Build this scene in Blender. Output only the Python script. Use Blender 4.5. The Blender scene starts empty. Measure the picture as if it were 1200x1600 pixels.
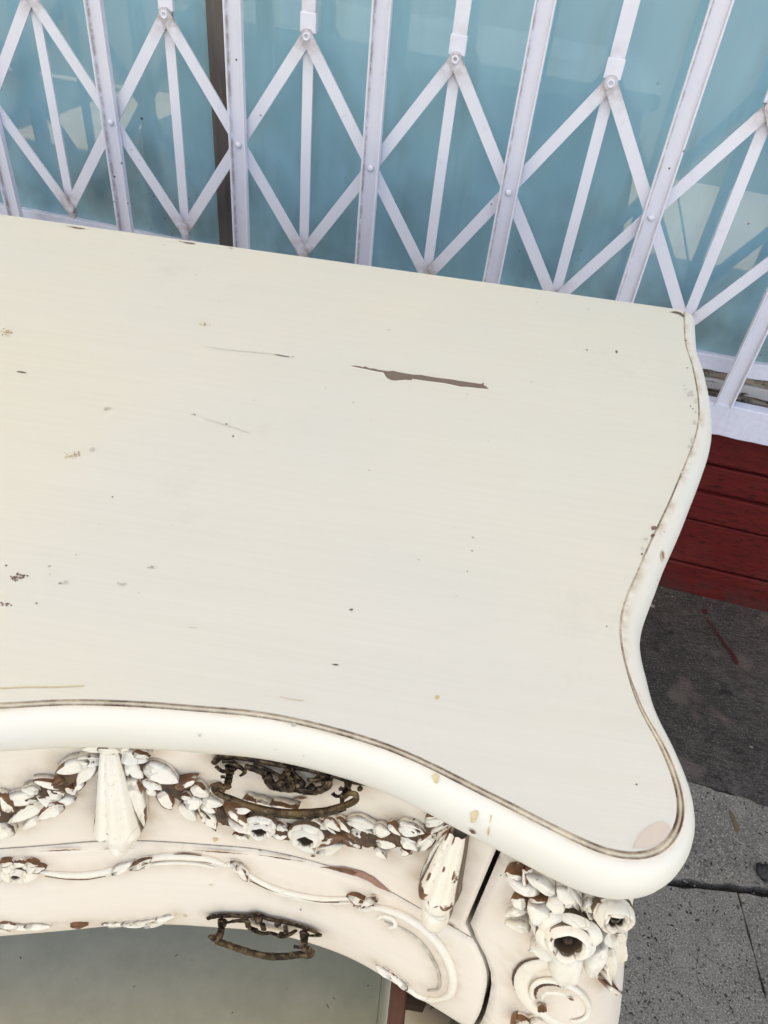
import bpy, bmesh, math, random
import numpy as np
from mathutils import Vector, Matrix, noise as mnoise
from mathutils.bvhtree import BVHTree
random.seed(7)
S = bpy.context.scene
C = S.collection
PI = math.pi
# ------------------------------------------------------------------ camera, world, sun
CAM = Vector((0, 0, 1.15))
CM = Matrix(((0.96425373, -0.23096326, 0.12988734),
             (0.24919493, 0.62373851, -0.74084557),
             (0.09009237, 0.74673037, 0.65899705)))
FPX = 1143.42
cam = bpy.data.cameras.new('camera')
co = bpy.data.objects.new('camera', cam); C.objects.link(co)
co.matrix_world = Matrix.Translation(CAM) @ CM.to_4x4()
cam.sensor_fit = 'VERTICAL'; cam.sensor_height = 36; cam.lens = FPX / 1600 * 36
cam.clip_start = 0.02; cam.clip_end = 2000
S.camera = co
SUN_EL, SUN_AZ = math.radians(62), 0.0
w = bpy.data.worlds.new('World'); S.world = w; w.use_nodes = True
nt = w.node_tree; nt.nodes.clear()
sky = nt.nodes.new('ShaderNodeTexSky'); sky.sky_type = 'NISHITA'; sky.sun_disc = False
sky.sun_elevation = SUN_EL; sky.sun_rotation = SUN_AZ
bg = nt.nodes.new('ShaderNodeBackground'); bg.inputs[1].default_value = 0.13
wo = nt.nodes.new('ShaderNodeOutputWorld')
nt.links.new(sky.outputs[0], bg.inputs[0]); nt.links.new(bg.outputs[0], wo.inputs[0])
sl = bpy.data.lights.new('sun', 'SUN'); sl.energy = 4.6; sl.angle = math.radians(.5); sl.color = (1, .95, .87)
so = bpy.data.objects.new('sun', sl); C.objects.link(so)
sd = Vector((math.sin(SUN_AZ) * math.cos(SUN_EL), math.cos(SUN_AZ) * math.cos(SUN_EL), math.sin(SUN_EL)))
so.rotation_euler = sd.to_track_quat('Z', 'Y').to_euler(); so.location = (0, 6, 8)
S.view_settings.view_transform = 'Standard'; S.view_settings.look = 'None'
S.view_settings.use_white_balance = True; S.view_settings.white_balance_temperature = 9700; S.view_settings.white_balance_tint = 14
S.view_settings.exposure = 2.15; S.view_settings.gamma = 1; S.view_settings.use_curve_mapping = False
S.render.engine = 'CYCLES'

# ------------------------------------------------------------------ helpers
class MB:
    """collects geometry; every vertex carries (rim, pit) for paint wear"""
    def __init__(s): s.v = []; s.f = []; s.a = []; s.m = []
    def add(s, vs, fs, at=None, mi=0):
        b = len(s.v); s.v += [tuple(p) for p in vs]
        s.a += at if at else [(0, 0)] * len(vs)
        s.f += [tuple(i + b for i in f) for f in fs]; s.m += [mi] * len(fs)
    def box(s, x0, x1, y0, y1, z0, z1, mi=0, at=None):
        v = [(x0,y0,z0),(x1,y0,z0),(x1,y1,z0),(x0,y1,z0),(x0,y0,z1),(x1,y0,z1),(x1,y1,z1),(x0,y1,z1)]
        s.add(v, [(0,3,2,1),(4,5,6,7),(0,1,5,4),(1,2,6,5),(2,3,7,6),(3,0,4,7)], None, mi)
    def grid(s, rows, at=None, mi=0, flip=False):
        n, m = len(rows), len(rows[0]); vs = [p for r in rows for p in r]
        fs = []
        for i in range(n - 1):
            for j in range(m - 1):
                q = (i*m+j, i*m+j+1, (i+1)*m+j+1, (i+1)*m+j)
                fs.append(q[::-1] if flip else q)
        s.add(vs, fs, [a for r in at for a in r] if at else None, mi)
    def tube(s, pts, rad, seg=8, squash=1.0, up=None, at=None, mi=0):
        pts = [Vector(p) for p in pts]; n = len(pts)
        if not isinstance(rad, (list, tuple)): rad = [rad] * n
        rows = []; ats = []
        u0 = Vector(up) if up is not None else Vector((.13, .2, .97))
        for i, p in enumerate(pts):
            t = (pts[min(i+1, n-1)] - pts[max(i-1, 0)]).normalized()
            u = (u0 - t * u0.dot(t)).normalized(); b = t.cross(u)
            rows.append([p + (b * math.cos(a) + u * math.sin(a) * squash) * rad[i] for a in [2*PI*k/seg for k in range(seg)]])
            ats.append([at[i] if at else (0, 0)] * seg)
        vs = [p for r in rows for p in r]; fs = []
        for i in range(n - 1):
            for j in range(seg):
                fs.append((i*seg+j, i*seg+(j+1) % seg, (i+1)*seg+(j+1) % seg, (i+1)*seg+j))
        fs.append(tuple(range(seg))[::-1]); fs.append(tuple((n-1)*seg+k for k in range(seg)))
        s.add(vs, fs, [a for r in ats for a in r], mi)
    def ball(s, c, r, seg=10, sc=(1, 1, 1), mi=0, bump=0):
        c = Vector(c); vs = []; fs = []; rn = seg // 2
        for i in range(rn + 1):
            th = PI * i / rn
            for j in range(seg):
                ph = 2 * PI * j / seg
                d = Vector((math.sin(th)*math.cos(ph)*sc[0], math.sin(th)*math.sin(ph)*sc[1], math.cos(th)*sc[2]))
                k = 1 + (bump * mnoise.noise((d + c) * 7) if bump else 0)
                vs.append(c + d * r * k)
        for i in range(rn):
            for j in range(seg):
                fs.append((i*seg+j, (i+1)*seg+j, (i+1)*seg+(j+1) % seg, i*seg+(j+1) % seg))
        s.add(vs, fs, None, mi)
    def build(s, name, mats, parent=None, smooth=False, sharp=None, weld=False):
        me = bpy.data.meshes.new(name); me.from_pydata(s.v, [], s.f); me.validate()
        at = me.attributes.new('wear', 'FLOAT_COLOR', 'POINT')
        if len(s.a) == len(me.vertices):
            at.data.foreach_set('color', [c for a in s.a for c in (a[0], a[1], 0, 1)])
        mats = mats if isinstance(mats, (list, tuple)) else [mats]
        for m in mats: me.materials.append(m)
        if len(s.m) == len(me.polygons): me.polygons.foreach_set('material_index', s.m)
        if weld:
            bm = bmesh.new(); bm.from_mesh(me); bmesh.ops.remove_doubles(bm, verts=bm.verts, dist=1e-5); bm.to_mesh(me); bm.free()
        if smooth:
            me.polygons.foreach_set('use_smooth', [True] * len(me.polygons))
            if sharp: me.set_sharp_from_angle(angle=math.radians(sharp))
        o = bpy.data.objects.new(name, me); C.objects.link(o)
        if parent: o.parent = parent
        return o

def bevel(o, wd=.002, seg=2):
    m = o.modifiers.new('bevel', 'BEVEL'); m.width = wd; m.segments = seg; m.limit_method = 'ANGLE'
    return o
def tag(o, label=None, cat=None, group=None, kind=None):
    for k, v in (('label', label), ('category', cat), ('group', group), ('kind', kind)):
        if v: o[k] = v
    return o
def empty(name, loc, rz=0):
    o = bpy.data.objects.new(name, None); C.objects.link(o); o.location = loc; o.rotation_euler = (0, 0, rz); o.empty_display_size = .1
    return o

# ------------------------------------------------------------------ materials
class NT:
    def __init__(s, name):
        s.m = bpy.data.materials.new(name); s.m.use_nodes = True; s.t = s.m.node_tree
        s.b = s.t.nodes['Principled BSDF']; s.co = s.n('ShaderNodeTexCoord').outputs['Object']
    def n(s, t, **k):
        x = s.t.nodes.new(t)
        for a, v in k.items(): setattr(x, a, v)
        return x
    def put(s, sock, v):
        if hasattr(v, 'links') or isinstance(v, bpy.types.NodeSocket): s.t.links.new(v, sock)
        else:
            sock.default_value = (*v, 1) if isinstance(v, (tuple, list)) and len(v) == 3 and sock.type == 'RGBA' else v
    def mapp(s, scale=(1, 1, 1), rot=(0, 0, 0), src=None):
        m = s.n('ShaderNodeMapping'); m.inputs['Scale'].default_value = scale; m.inputs['Rotation'].default_value = rot
        s.t.links.new(src or s.co, m.inputs[0]); return m.outputs[0]
    def noise(s, scale, detail=4, rough=.55, vec=None, dist=0):
        x = s.n('ShaderNodeTexNoise'); x.inputs['Scale'].default_value = scale; x.inputs['Detail'].default_value = detail
        x.inputs['Roughness'].default_value = rough; x.inputs['Distortion'].default_value = dist
        s.t.links.new(vec or s.co, x.inputs['Vector']); return x.outputs[0]
    def vor(s, scale, vec=None, feature='F1'):
        x = s.n('ShaderNodeTexVoronoi', feature=feature); x.inputs['Scale'].default_value = scale
        s.t.links.new(vec or s.co, x.inputs['Vector']); return x.outputs['Distance']
    def mr(s, v, a, b, c=0, d=1):
        x = s.n('ShaderNodeMapRange'); s.put(x.inputs[0], v)
        for i, q in enumerate((a, b, c, d)): x.inputs[i+1].default_value = q
        return x.outputs[0]
    def math(s, op, a, b=0.0):
        x = s.n('ShaderNodeMath', operation=op); s.put(x.inputs[0], a); s.put(x.inputs[1], b); return x.outputs[0]
    def mix(s, f, a, b, mode='MIX'):
        x = s.n('ShaderNodeMix', data_type='RGBA', blend_type=mode); s.put(x.inputs[0], f); s.put(x.inputs[6], a); s.put(x.inputs[7], b); return x.outputs[2]
    def bump(s, hgt, st=.3, dist=.001, nrm=None):
        x = s.n('ShaderNodeBump'); x.inputs['Strength'].default_value = st; x.inputs['Distance'].default_value = dist
        s.put(x.inputs['Height'], hgt)
        if nrm: s.t.links.new(nrm, x.inputs['Normal'])
        return x.outputs[0]
    def fin(s, col, rough=.5, bump=None, metal=0, spec=.5):
        s.put(s.b.inputs['Base Color'], col); s.put(s.b.inputs['Roughness'], rough); s.put(s.b.inputs['Metallic'], metal)
        s.b.inputs['Specular IOR Level'].default_value = spec
        if bump: s.t.links.new(bump, s.b.inputs['Normal'])
        return s.m
    def wear(s):
        a = s.n('ShaderNodeAttribute', attribute_name='wear'); x = s.n('ShaderNodeSeparateColor')
        s.t.links.new(a.outputs['Color'], x.inputs[0]); return x.outputs[0], x.outputs[1]
    def warp(s, amt=.012, sc=60):
        x = s.n('ShaderNodeTexNoise'); x.inputs['Scale'].default_value = sc; s.t.links.new(s.co, x.inputs['Vector'])
        a = s.n('ShaderNodeVectorMath', operation='SCALE'); s.t.links.new(x.outputs['Color'], a.inputs[0]); a.inputs['Scale'].default_value = amt
        b = s.n('ShaderNodeVectorMath', operation='ADD'); s.t.links.new(a.outputs[0], b.inputs[0]); s.t.links.new(s.co, b.inputs[1]); return b.outputs[0]
    def rnd(s): return s.n('ShaderNodeObjectInfo').outputs['Random']

BROWN = (.17, .075, .033); DIRT = (.115, .075, .045); CREAM = (.80, .755, .645)
def m_top():
    t = NT('cream_top_paint')
    n1 = t.noise(5, 5, .6); n2 = t.noise(2.2, 3); st = t.noise(1, 6, .65, t.mapp((9, 260, 60)))
    c = t.mix(t.mr(n1, .35, .7), (.755, .732, .655), (.775, .73, .62))
    c = t.mix(t.mr(n2, .52, .7, 0, .7), c, (.70, .70, .67))
    c = t.mix(t.mr(st, .42, .62, 0, .15), c, (.66, .63, .545))
    st2 = t.noise(1, 5, .6, t.mapp((3, 40, 20), (0, 0, .12)))
    c = t.mix(t.mr(st2, .5, .66, 0, .18), c, (.765, .745, .69))
    c = t.mix(t.mr(t.noise(11, 6, .7), .60, .72, 0, .4), c, (.66, .63, .56))
    sp = t.math('MULTIPLY', t.mr(t.vor(70), .05, .075, 1, 0), t.mr(t.noise(9, 2), .60, .64))
    c = t.mix(t.math('MULTIPLY', sp, .65), c, (.30, .27, .22))
    b = t.bump(st, .22, .0008, t.bump(t.noise(45, 3), .06, .001))
    return t.fin(c, t.mr(t.math('ADD', n1, st2), .8, 1.2, .34, .56), b)
def m_front():
    t = NT('cream_front_paint')
    n1 = t.noise(7, 5, .6); st = t.noise(1, 6, .65, t.mapp((14, 60, 240)))
    c = t.mix(t.mr(n1, .35, .7), (.885, .785, .685), (.875, .76, .645))
    c = t.mix(t.mr(st, .45, .8, 0, .18), c, (.70, .60, .48))
    rim, pit = t.wear()
    g = t.noise(160, 5, .7)
    e = t.mr(t.math('ADD', t.math('MULTIPLY', rim, .5), t.math('MULTIPLY', g, .9)), .80, .86)
    e = t.math('MULTIPLY', e, t.mr(rim, .1, .5))
    c = t.mix(t.math('MULTIPLY', pit, t.mr(g, .3, .65, .2, 1)), c, DIRT)
    c = t.mix(e, c, BROWN)
    gl = t.t.nodes['Separate Color'].outputs[2]
    c = t.mix(t.math('MULTIPLY', gl, t.mr(t.noise(55, 5, .7), .34, .62, .25, 1)), c, (.46, .32, .19))
    b = t.bump(st, .14, .0008, t.bump(t.noise(60, 3), .06, .001))
    return t.fin(c, .48, b)
def m_mould():
    t = NT('cream_moulding_paint')
    n1 = t.noise(8, 5, .6)
    c = t.mix(t.mr(n1, .35, .7), (.80, .775, .715), (.80, .755, .665))
    sp = t.math('MULTIPLY', t.mr(t.vor(90), .05, .08, 1, 0), t.mr(t.noise(14, 2), .60, .64))
    c = t.mix(t.math('MULTIPLY', sp, .6), c, (.35, .28, .2))
    rim, pit = t.wear(); g = t.noise(60, 5, .7)
    c = t.mix(t.math('MULTIPLY', pit, t.mr(g, .44, .62)), c, (.50, .37, .23))
    c = t.mix(t.mr(t.noise(3.5, 4, .6), .56, .72, 0, .5), c, (.76, .69, .55))
    return t.fin(c, t.mr(n1, .3, .7, .34, .55), t.bump(t.noise(11, 3), .12, .006, t.bump(g, .10, .001)))
def m_groove():
    t = NT('worn_groove')
    g = t.noise(95, 5, .7); g2 = t.noise(18, 3)
    rim, pit = t.wear()
    f = t.mr(t.math('ADD', g, t.math('MULTIPLY', g2, .7)), .70, 1.0, .08, 1)
    c = t.mix(t.math('MULTIPLY', f, pit), (.72, .64, .52), (.15, .085, .05))
    return t.fin(c, .6, t.bump(g, .4, .001))
def m_carved(name='carved_paint', thr=.0, dirt=1.0, crack=.3, base=((.89, .825, .725), (.87, .78, .64))):
    t = NT(name)
    rim, pit = t.wear(); r = t.rnd()
    g = t.noise(150, 5, .7); g2 = t.noise(60, 4, .6); n1 = t.noise(25, 4)
    c = t.mix(t.mr(n1, .35, .68), *base)
    c = t.mix(t.mr(t.noise(330, 3, .7), .55, .75, 0, .25), c, (.55, .47, .37))
    dm = t.math('MULTIPLY', t.mr(t.math('ADD', pit, t.math('MULTIPLY', g, .8)), .62, 1.1), dirt)
    c = t.mix(dm, c, DIRT)
    e = t.math('ADD', t.math('ADD', t.math('MULTIPLY', rim, .29), g2), t.math('MULTIPLY', r, .22))
    e = t.mr(e, .93 - thr, .97 - thr)
    br = t.mix(t.mr(g, .35, .65), (.085, .036, .018), (.25, .105, .042))
    ck = t.math('MULTIPLY', t.mr(t.vor(70, t.mapp((1, 1, 1), (.4, .2, .1), t.warp()), 'DISTANCE_TO_EDGE'), .012, .03, 1, 0), t.mr(t.noise(40, 2), .50, .58))
    c = t.mix(t.math('MULTIPLY', ck, crack), c, (.16, .11, .075))
    c = t.mix(e, c, br)
    return t.fin(c, .5, t.bump(g2, .3, .0015, t.bump(g, .3, .0008)))
def m_plain(name, c1, c2, scale=40, rough=.6, bump=.3, bd=.001, metal=0, stretch=(1, 1, 1), spec=.5, detail=5):
    t = NT(name); n = t.noise(scale, detail, .65, t.mapp(stretch))
    return t.fin(t.mix(t.mr(n, .32, .68), c1, c2), rough, t.bump(n, bump, bd), metal, spec)
M_TOP, M_FRONT, M_MOULD, M_GROOVE = m_top(), m_front(), m_mould(), m_groove()
M_CARVE = m_carved(); M_CARVE_WORN = m_carved('worn_carved_paint', .07)
M_CARVE_BARE = m_carved('bare_carved_wood', .27)
M_CARVE_CLEAN = m_carved('clean_carved_paint', -.08, .7, .0)
M_SCROLL = m_carved('scroll_paint', -.02, .8, .0)
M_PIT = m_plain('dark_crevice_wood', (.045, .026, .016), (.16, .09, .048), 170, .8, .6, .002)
M_CHIP = m_plain('bare_wood_chip', (.165, .115, .09), (.25, .18, .145), 300, .7, .2, .0005, stretch=(1, 8, 1))
M_CHIP_BROWN = m_plain('brown_wood_chip', (.11, .05, .028), (.22, .11, .06), 260, .7, .3, .0005)
M_CHIP_PINK = m_plain('pink_primer_chip', (.42, .22, .165), (.36, .17, .12), 200, .7, .2, .0005)
M_TAN = m_plain('tan_stain', (.62, .47, .25), (.70, .58, .38), 240, .6, .1, .0003)
M_GREYCHIP = m_plain('grey_scuff', (.56, .53, .48), (.66, .63, .57), 240, .6, .1, .0003)
M_FAINT = m_plain('faint_scuff', (.66, .64, .575), (.70, .675, .60), 200, .55, .1, .0003)
M_BLUSH = m_plain('rubbed_primer', (.66, .55, .475), (.70, .60, .52), 60, .5, .05, .0003)
M_DARKNICK = m_plain('dark_nick', (.08, .06, .045), (.2, .16, .13), 200, .7, .2, .0004)  # dark nicks and scratches in the paint
M_INSIDE = m_plain('drawer_lining_paint', (.68, .68, .53), (.82, .805, .64), 26, .6, .12, .0008)
M_MAHOG = m_plain('mahogany_edge', (.12, .04, .025), (.20, .075, .045), 60, .5, .2, .0006, stretch=(2, .4, 2))
M_CARCASS = m_plain('raw_carcass_wood', (.10, .06, .035), (.17, .11, .065), 50, .7, .3, .001, stretch=(.3, 2, 2))
def m_brass():
    t = NT('antique_brass')
    g = t.noise(260, 5, .7); g2 = t.noise(70, 4)
    c = t.mix(t.mr(g, .45, .62), (.022, .014, .011), (.15, .10, .060))
    c = t.mix(t.mr(t.noise(190, 3, .6), .60, .70, 0, .8), c, (.34, .26, .16))
    rim, pit = t.wear()
    c = t.mix(t.math('MULTIPLY', rim, t.mr(g2, .42, .62, .1, .8)), c, (.17, .11, .048))
    return t.fin(c, t.mr(g, .3, .7, .5, .35), t.bump(g, .5, .0012), .75)
M_BRASS = m_brass()
def m_gate(name='gate_white_paint'):
    t = NT(name)
    g = t.noise(9, 5, .6, t.mapp((3, 3, 1))); g2 = t.noise(55, 5, .7)
    c = t.mix(t.mr(g, .3, .7), (.71, .735, .875), (.765, .775, .89))
    c = t.mix(t.mr(g2, .60, .78, 0, .4), c, (.53, .47, .44))
    rim, pit = t.wear()
    c = t.mix(t.math('MULTIPLY', pit, t.mr(g2, .36, .58, .1, .95)), c, (.27, .18, .13))
    sp = t.math('MULTIPLY', t.mr(t.vor(48), .07, .10, 1, 0), t.mr(t.noise(7, 2), .60, .63))
    c = t.mix(sp, c, (.16, .10, .07))
    return t.fin(c, .42, t.bump(g2, .15, .001))
M_GATE = m_gate()
def m_glass():
    t = NT('teal_filmed_glass')
    s1 = t.noise(2.2, 4, .55, t.mapp((2.2, 1, .7))); s2 = t.noise(5, 5, .6, t.mapp((4, 1, .7))); s3 = t.noise(30, 4)
    c = t.mix(t.mr(s1, .35, .65), (.205, .445, .565), (.285, .545, .645))
    c = t.mix(t.mr(s2, .52, .75, 0, .65), c, (.20, .36, .40))
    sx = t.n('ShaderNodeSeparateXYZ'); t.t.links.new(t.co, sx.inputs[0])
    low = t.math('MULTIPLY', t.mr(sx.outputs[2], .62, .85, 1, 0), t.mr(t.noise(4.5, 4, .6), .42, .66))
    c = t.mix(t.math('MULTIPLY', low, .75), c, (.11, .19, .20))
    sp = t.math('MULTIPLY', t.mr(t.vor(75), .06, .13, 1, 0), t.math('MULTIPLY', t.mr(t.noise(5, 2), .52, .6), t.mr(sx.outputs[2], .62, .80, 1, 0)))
    c = t.mix(sp, c, (.03, .04, .045))
    sp2 = t.math('MULTIPLY', t.mr(t.vor(16), .03, .05, 1, 0), t.mr(t.noise(3, 2), .5, .55))
    c = t.mix(sp2, c, (.03, .03, .03))
    m = t.fin(c, .55, None, 0, .25)
    t.b.inputs['Coat Weight'].default_value = 1; t.b.inputs['Coat Roughness'].default_value = .0; t.b.inputs['Coat IOR'].default_value = 1.75
    return m
M_GLASS = m_glass()
def m_plank():
    t = NT('red_plank_paint')
    g = t.noise(14, 5, .65, t.mapp((1, 6, 6))); g2 = t.noise(45, 5, .7, t.mapp((1, 3, 3))); s = t.noise(5, 3)
    c = t.mix(t.mr(g, .3, .7), (.105, .009, .010), (.150, .014, .014))
    c = t.mix(t.mr(g2, .54, .63, 0, .8), c, (.03, .008, .008))
    sx = t.n('ShaderNodeSeparateXYZ'); t.t.links.new(t.co, sx.inputs[0])
    gr = t.math('MULTIPLY', t.mr(sx.outputs[2], .0, .07, 1, 0), t.mr(t.noise(20, 5, .7), .4, .62))
    c = t.mix(t.math('MULTIPLY', gr, .8), c, (.04, .03, .03))
    c = t.mix(t.mr(s, .55, .75, 0, .3), c, (.17, .06, .05))
    return t.fin(c, .6, t.bump(g2, .5, .003, t.bump(g, .4, .003)), 0, .18)
M_PLANK = m_plank()
def m_peel(name, base, thr):
    t = NT(name)
    g = t.noise(26, 6, .65, t.mapp((.5, 1.4, 1.4))); g2 = t.noise(120, 4, .7)
    c = t.mix(t.mr(g2, .4, .7, 0, .25), base, tuple(x * .6 for x in base))
    e = t.mr(g, thr, thr + .02)
    c = t.mix(e, c, t.mix(t.mr(g2, .4, .6), (.035, .03, .028), (.20, .16, .12)))
    return t.fin(c, .55, t.bump(t.math('SUBTRACT', g2, e), .4, .002))
M_FRAME = m_peel('window_frame_paint', (.70, .72, .86), .72)
M_LEDGE = m_peel('flaking_ledge_paint', (.42, .41, .43), .53)
M_DARKLEDGE = m_peel('rotten_ledge_wood', (.24, .20, .16), .50)
M_SILL = m_peel('sill_paint', (.72, .745, .92), .76)
M_MULL = m_plain('brown_mullion', (.10, .085, .085), (.155, .13, .13), 12, .35, .1, .001, .3, (8, 8, .6))
def m_conc(name, a, b, pit=.5, stain=.5, swirl=False):
    t = NT(name)
    big = t.noise(3.2, 6, .65); mid = t.noise(22, 6, .7); fine = t.noise(330, 3, .75)
    c = t.mix(t.mr(mid, .3, .72), a, b)
    c = t.mix(t.mr(big, .46, .62, 0, stain), c, tuple(x * .45 for x in a))
    c = t.mix(t.mr(t.noise(9, 5, .7), .54, .66, 0, stain * .8), c, (a[0] * 1.25, a[1] * 1.12, a[2] * .95))
    c = t.mix(t.math('MULTIPLY', t.mr(fine, .46, .62, 0, .9), t.mr(t.noise(14, 4, .6), .36, .6, .45, 1)), c, tuple(x * .38 for x in a))
    c = t.mix(t.mr(t.noise(410, 2, .6), .56, .66, 0, .7), c, tuple(min(1, x * 1.75) for x in b))
    v = t.mr(t.vor(135, t.warp(.012, 120), feature='F1'), .17, .32, 1, 0)
    pm = t.math('MULTIPLY', v, t.mr(t.noise(38, 3, .7), .43, .58))
    c = t.mix(t.math('MULTIPLY', pm, pit), c, (.012, .012, .013))
    hgt = t.math('SUBTRACT', fine, t.math('MULTIPLY', pm, 1.5))
    bn = t.bump(hgt, .7, .003)
    if swirl:
        wv = t.n('ShaderNodeTexNoise'); wv.inputs['Scale'].default_value = 1; wv.inputs['Detail'].default_value = 5; wv.inputs['Distortion'].default_value = .9
        t.t.links.new(t.mapp((55, 240, 55), (0, 0, .5)), wv.inputs['Vector'])
        c = t.mix(t.mr(wv.outputs[0], .50, .60, 0, .6), c, tuple(x * .35 for x in a))
        c = t.mix(t.mr(t.noise(6, 10, .8, None, .8), .56, .70, 0, .6), c, (.20, .185, .19))
        c = t.mix(t.mr(t.noise(19, 9, .75, None, .6), .565, .65, 0, .85), c, (.016, .014, .016))
        c = t.mix(t.mr(t.noise(9, 3, .6, t.mapp((1, 1, 1), (1, 2, 3))), .55, .66, 0, .6), c, (.19, .145, .13))
        bn = t.bump(wv.outputs[0], .8, .005, bn)
    return t.fin(c, .75, bn, 0, .35)
M_SLAB = m_conc('grey_concrete', (.215, .194, .170), (.33, .298, .258), .97, .45)
M_SLAB_BOUNCE = m_conc('bounce_pale_concrete', (.34, .33, .30), (.45, .43, .39), .6, .2)  # outer slabs paled to strengthen sunlit bounce and the reflection in the glass
M_APRON = m_conc('dark_troweled_concrete', (.074, .064, .058), (.135, .117, .106), .5, .6, True)
M_JOINT = m_plain('joint_dirt', (.012, .011, .010), (.05, .045, .04), 160, .9, .8, .006)
M_ASPH = m_plain('asphalt', (.038, .038, .040), (.065, .064, .063), 200, .85, .5, .004)
M_KERB = m_plain('kerb_concrete', (.24, .235, .225), (.33, .32, .31), 30, .8, .4, .003)
M_WALL = m_plain('wall_stucco', (.33, .30, .28), (.42, .39, .36), 30, .8, .4, .004)
M_AWN = m_plain('added_awning_canvas', (.62, .58, .50), (.70, .66, .58), 40, .8, .2, .001)  # cloth of the added awnings, lets some sun through to brighten the tabletop
_t = M_AWN.node_tree; _tr = _t.nodes.new('ShaderNodeBsdfTranslucent'); _tr.inputs[0].default_value = (.75, .70, .60, 1)
_mx = _t.nodes.new('ShaderNodeMixShader'); _mx.inputs[0].default_value = .45
_t.links.new(_t.nodes['Principled BSDF'].outputs[0], _mx.inputs[1]); _t.links.new(_tr.outputs[0], _mx.inputs[2]); _t.links.new(_mx.outputs[0], _t.nodes['Material Output'].inputs[0])
M_TAR = m_plain('tar_lump', (.012, .012, .014), (.06, .06, .065), 120, .55, .9, .006)
M_RED = m_plain('dried_red_paint', (.06, .014, .014), (.10, .018, .017), 80, .5, .2, .001)
M_RUST = m_plain('rust_stain', (.15, .085, .03), (.20, .15, .10), 90, .8, .2, .001)
M_STONE = m_plain('pebble', (.20, .16, .15), (.33, .27, .25), 60, .8, .3, .002)

# ------------------------------------------------------------------ pixel measuring (photo 1200 x 1600) onto real surfaces
def ray(x, y): return (CM @ Vector(((x - 600) / FPX, -(y - 800) / FPX, -1))).normalized()
YW = 1.263; YG = YW - .025; YGL = YG + .06
def on_ground(x, y, z=0):
    d = ray(x, y); return CAM + d * ((z - CAM.z) / d.z)
def on_wall(x, y, Y):
    d = ray(x, y); return CAM + d * ((Y - CAM.y) / d.y)

# ------------------------------------------------------------------ setting: pavement, road
pave = MB(); pave.box(-9, 9, -1.8, 1.9, -.16, -.022)
pavement = tag(pave.build('pavement', M_JOINT), kind='structure')
def slab(poly, mat, top=0.0, name='slab', ragged=0.0):
    pts = []
    n = len(poly)
    for i in range(n):
        a = Vector(poly[i]); b = Vector(poly[(i+1) % n]); k = max(1, int((b - a).length / .012)) if ragged else 1
        for j in range(k):
            p = a.lerp(b, j / k)
            if ragged and j:
                e = (b - a).normalized(); p += Vector((-e.y, e.x)) * ragged * (mnoise.noise((p.x*40, p.y*40, 0)) + .5 * mnoise.noise((p.x*130, p.y*130, 1)))
            pts.append(p)
    n = len(pts)
    mb = MB(); vs = [(p.x, p.y, -.12) for p in pts] + [(p.x, p.y, top) for p in pts]
    mb.add(vs, [tuple(range(n, 2*n))] + [(i, (i+1) % n, n + (i+1) % n, n + i) for i in range(n)])
    o = mb.build(name, mat, pavement)
    if not ragged: bevel(o, .004, 2)
    return o
def jl(x): return .60 + .2 * (min(max(x, .1), .95) - .431)
slab([(-6, .78), (.2, .785), (.47, .789), (.60, .782), (.9, .788), (6, .78), (6, 1.30), (-6, 1.30)], M_APRON, .004, 'slab', .006)
slab([(-6, jl(-6) + .010), (.1, jl(.1) + .010), (.95, jl(.95) + .009), (6, jl(6) + .009), (6, .787), (-6, .787)], M_SLAB, .001, 'slab', .0055)
cut0 = Vector((.523, .600)); cut1 = Vector((.560, .40)); cd = (cut1 - cut0).normalized()
cb = cut0 + cd * 1.0
slab([(-1.0, -.45), (cb.x - .0025, -.45), (cut0.x - .0015, jl(.523) - .004), (.1, jl(.1) - .006), (-1.0, jl(-1) - .006)], M_SLAB, 0, 'slab', .003)
slab([(cb.x + .0025, -.45), (2.2, -.45), (2.2, jl(2.2) - .006), (.95, jl(.95) - .006), (cut0.x + .0015, jl(.523) - .004)], M_SLAB, -.001, 'slab', .003)
for x0, x1, y0, y1 in ((-6, -1.012, -.45, jl(-6) - .006), (2.212, 6, -.45, jl(6) - .006), (-6, -2.21, -1.79, -.462), (-2.2, -1.0, -1.79, -.462), (-.99, .6, -1.79, -.462), (.61, 2.2, -1.79, -.462), (2.21, 6, -1.79, -.462)):
    slab([(x0, y0), (x1, y0), (x1, y1), (x0, y1)], M_SLAB if y1 > 0 else M_SLAB_BOUNCE, 0)
kb = MB(); kb.box(-9, 9, -1.96, -1.803, -.16, .004); k = bevel(kb.build('kerb', M_KERB), .012, 3); tag(k, kind='structure')
rd = MB(); rd.add([(-400, -400, -.13), (400, -400, -.13), (400, 400, -.13), (-400, 400, -.13)], [(0, 1, 2, 3)])
tag(rd.build('road', M_ASPH), kind='structure')
def ground_decal(name, pts, mat, z=.0065, parent=pavement):
    mb = MB(); vs = [on_ground(x, y, z) for x, y in pts]; mb.add(vs, [tuple(range(len(vs)))]); return mb.build(name, mat, parent)
ground_decal('paint_drip', [(1107,962),(1106,970),(1112,979),(1119,989),(1127,1001),(1134,1012),(1142,1023),(1146,1032),(1149,1038),(1153,1039),(1154,1034),(1150,1026),(1146,1020),(1139,1012),(1131,1001),(1122,989),(1114,978),(1108,970)], M_RED)
ground_decal('paint_drip', [(1098,953),(1102,951),(1105,955),(1104,959),(1099,959),(1096,957)], M_RED)
ground_decal('rust_stain', [(1139,1266),(1144,1268),(1150,1281),(1155,1290),(1155,1299),(1149,1300),(1148,1290),(1143,1277)], M_RUST, .0035)
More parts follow.
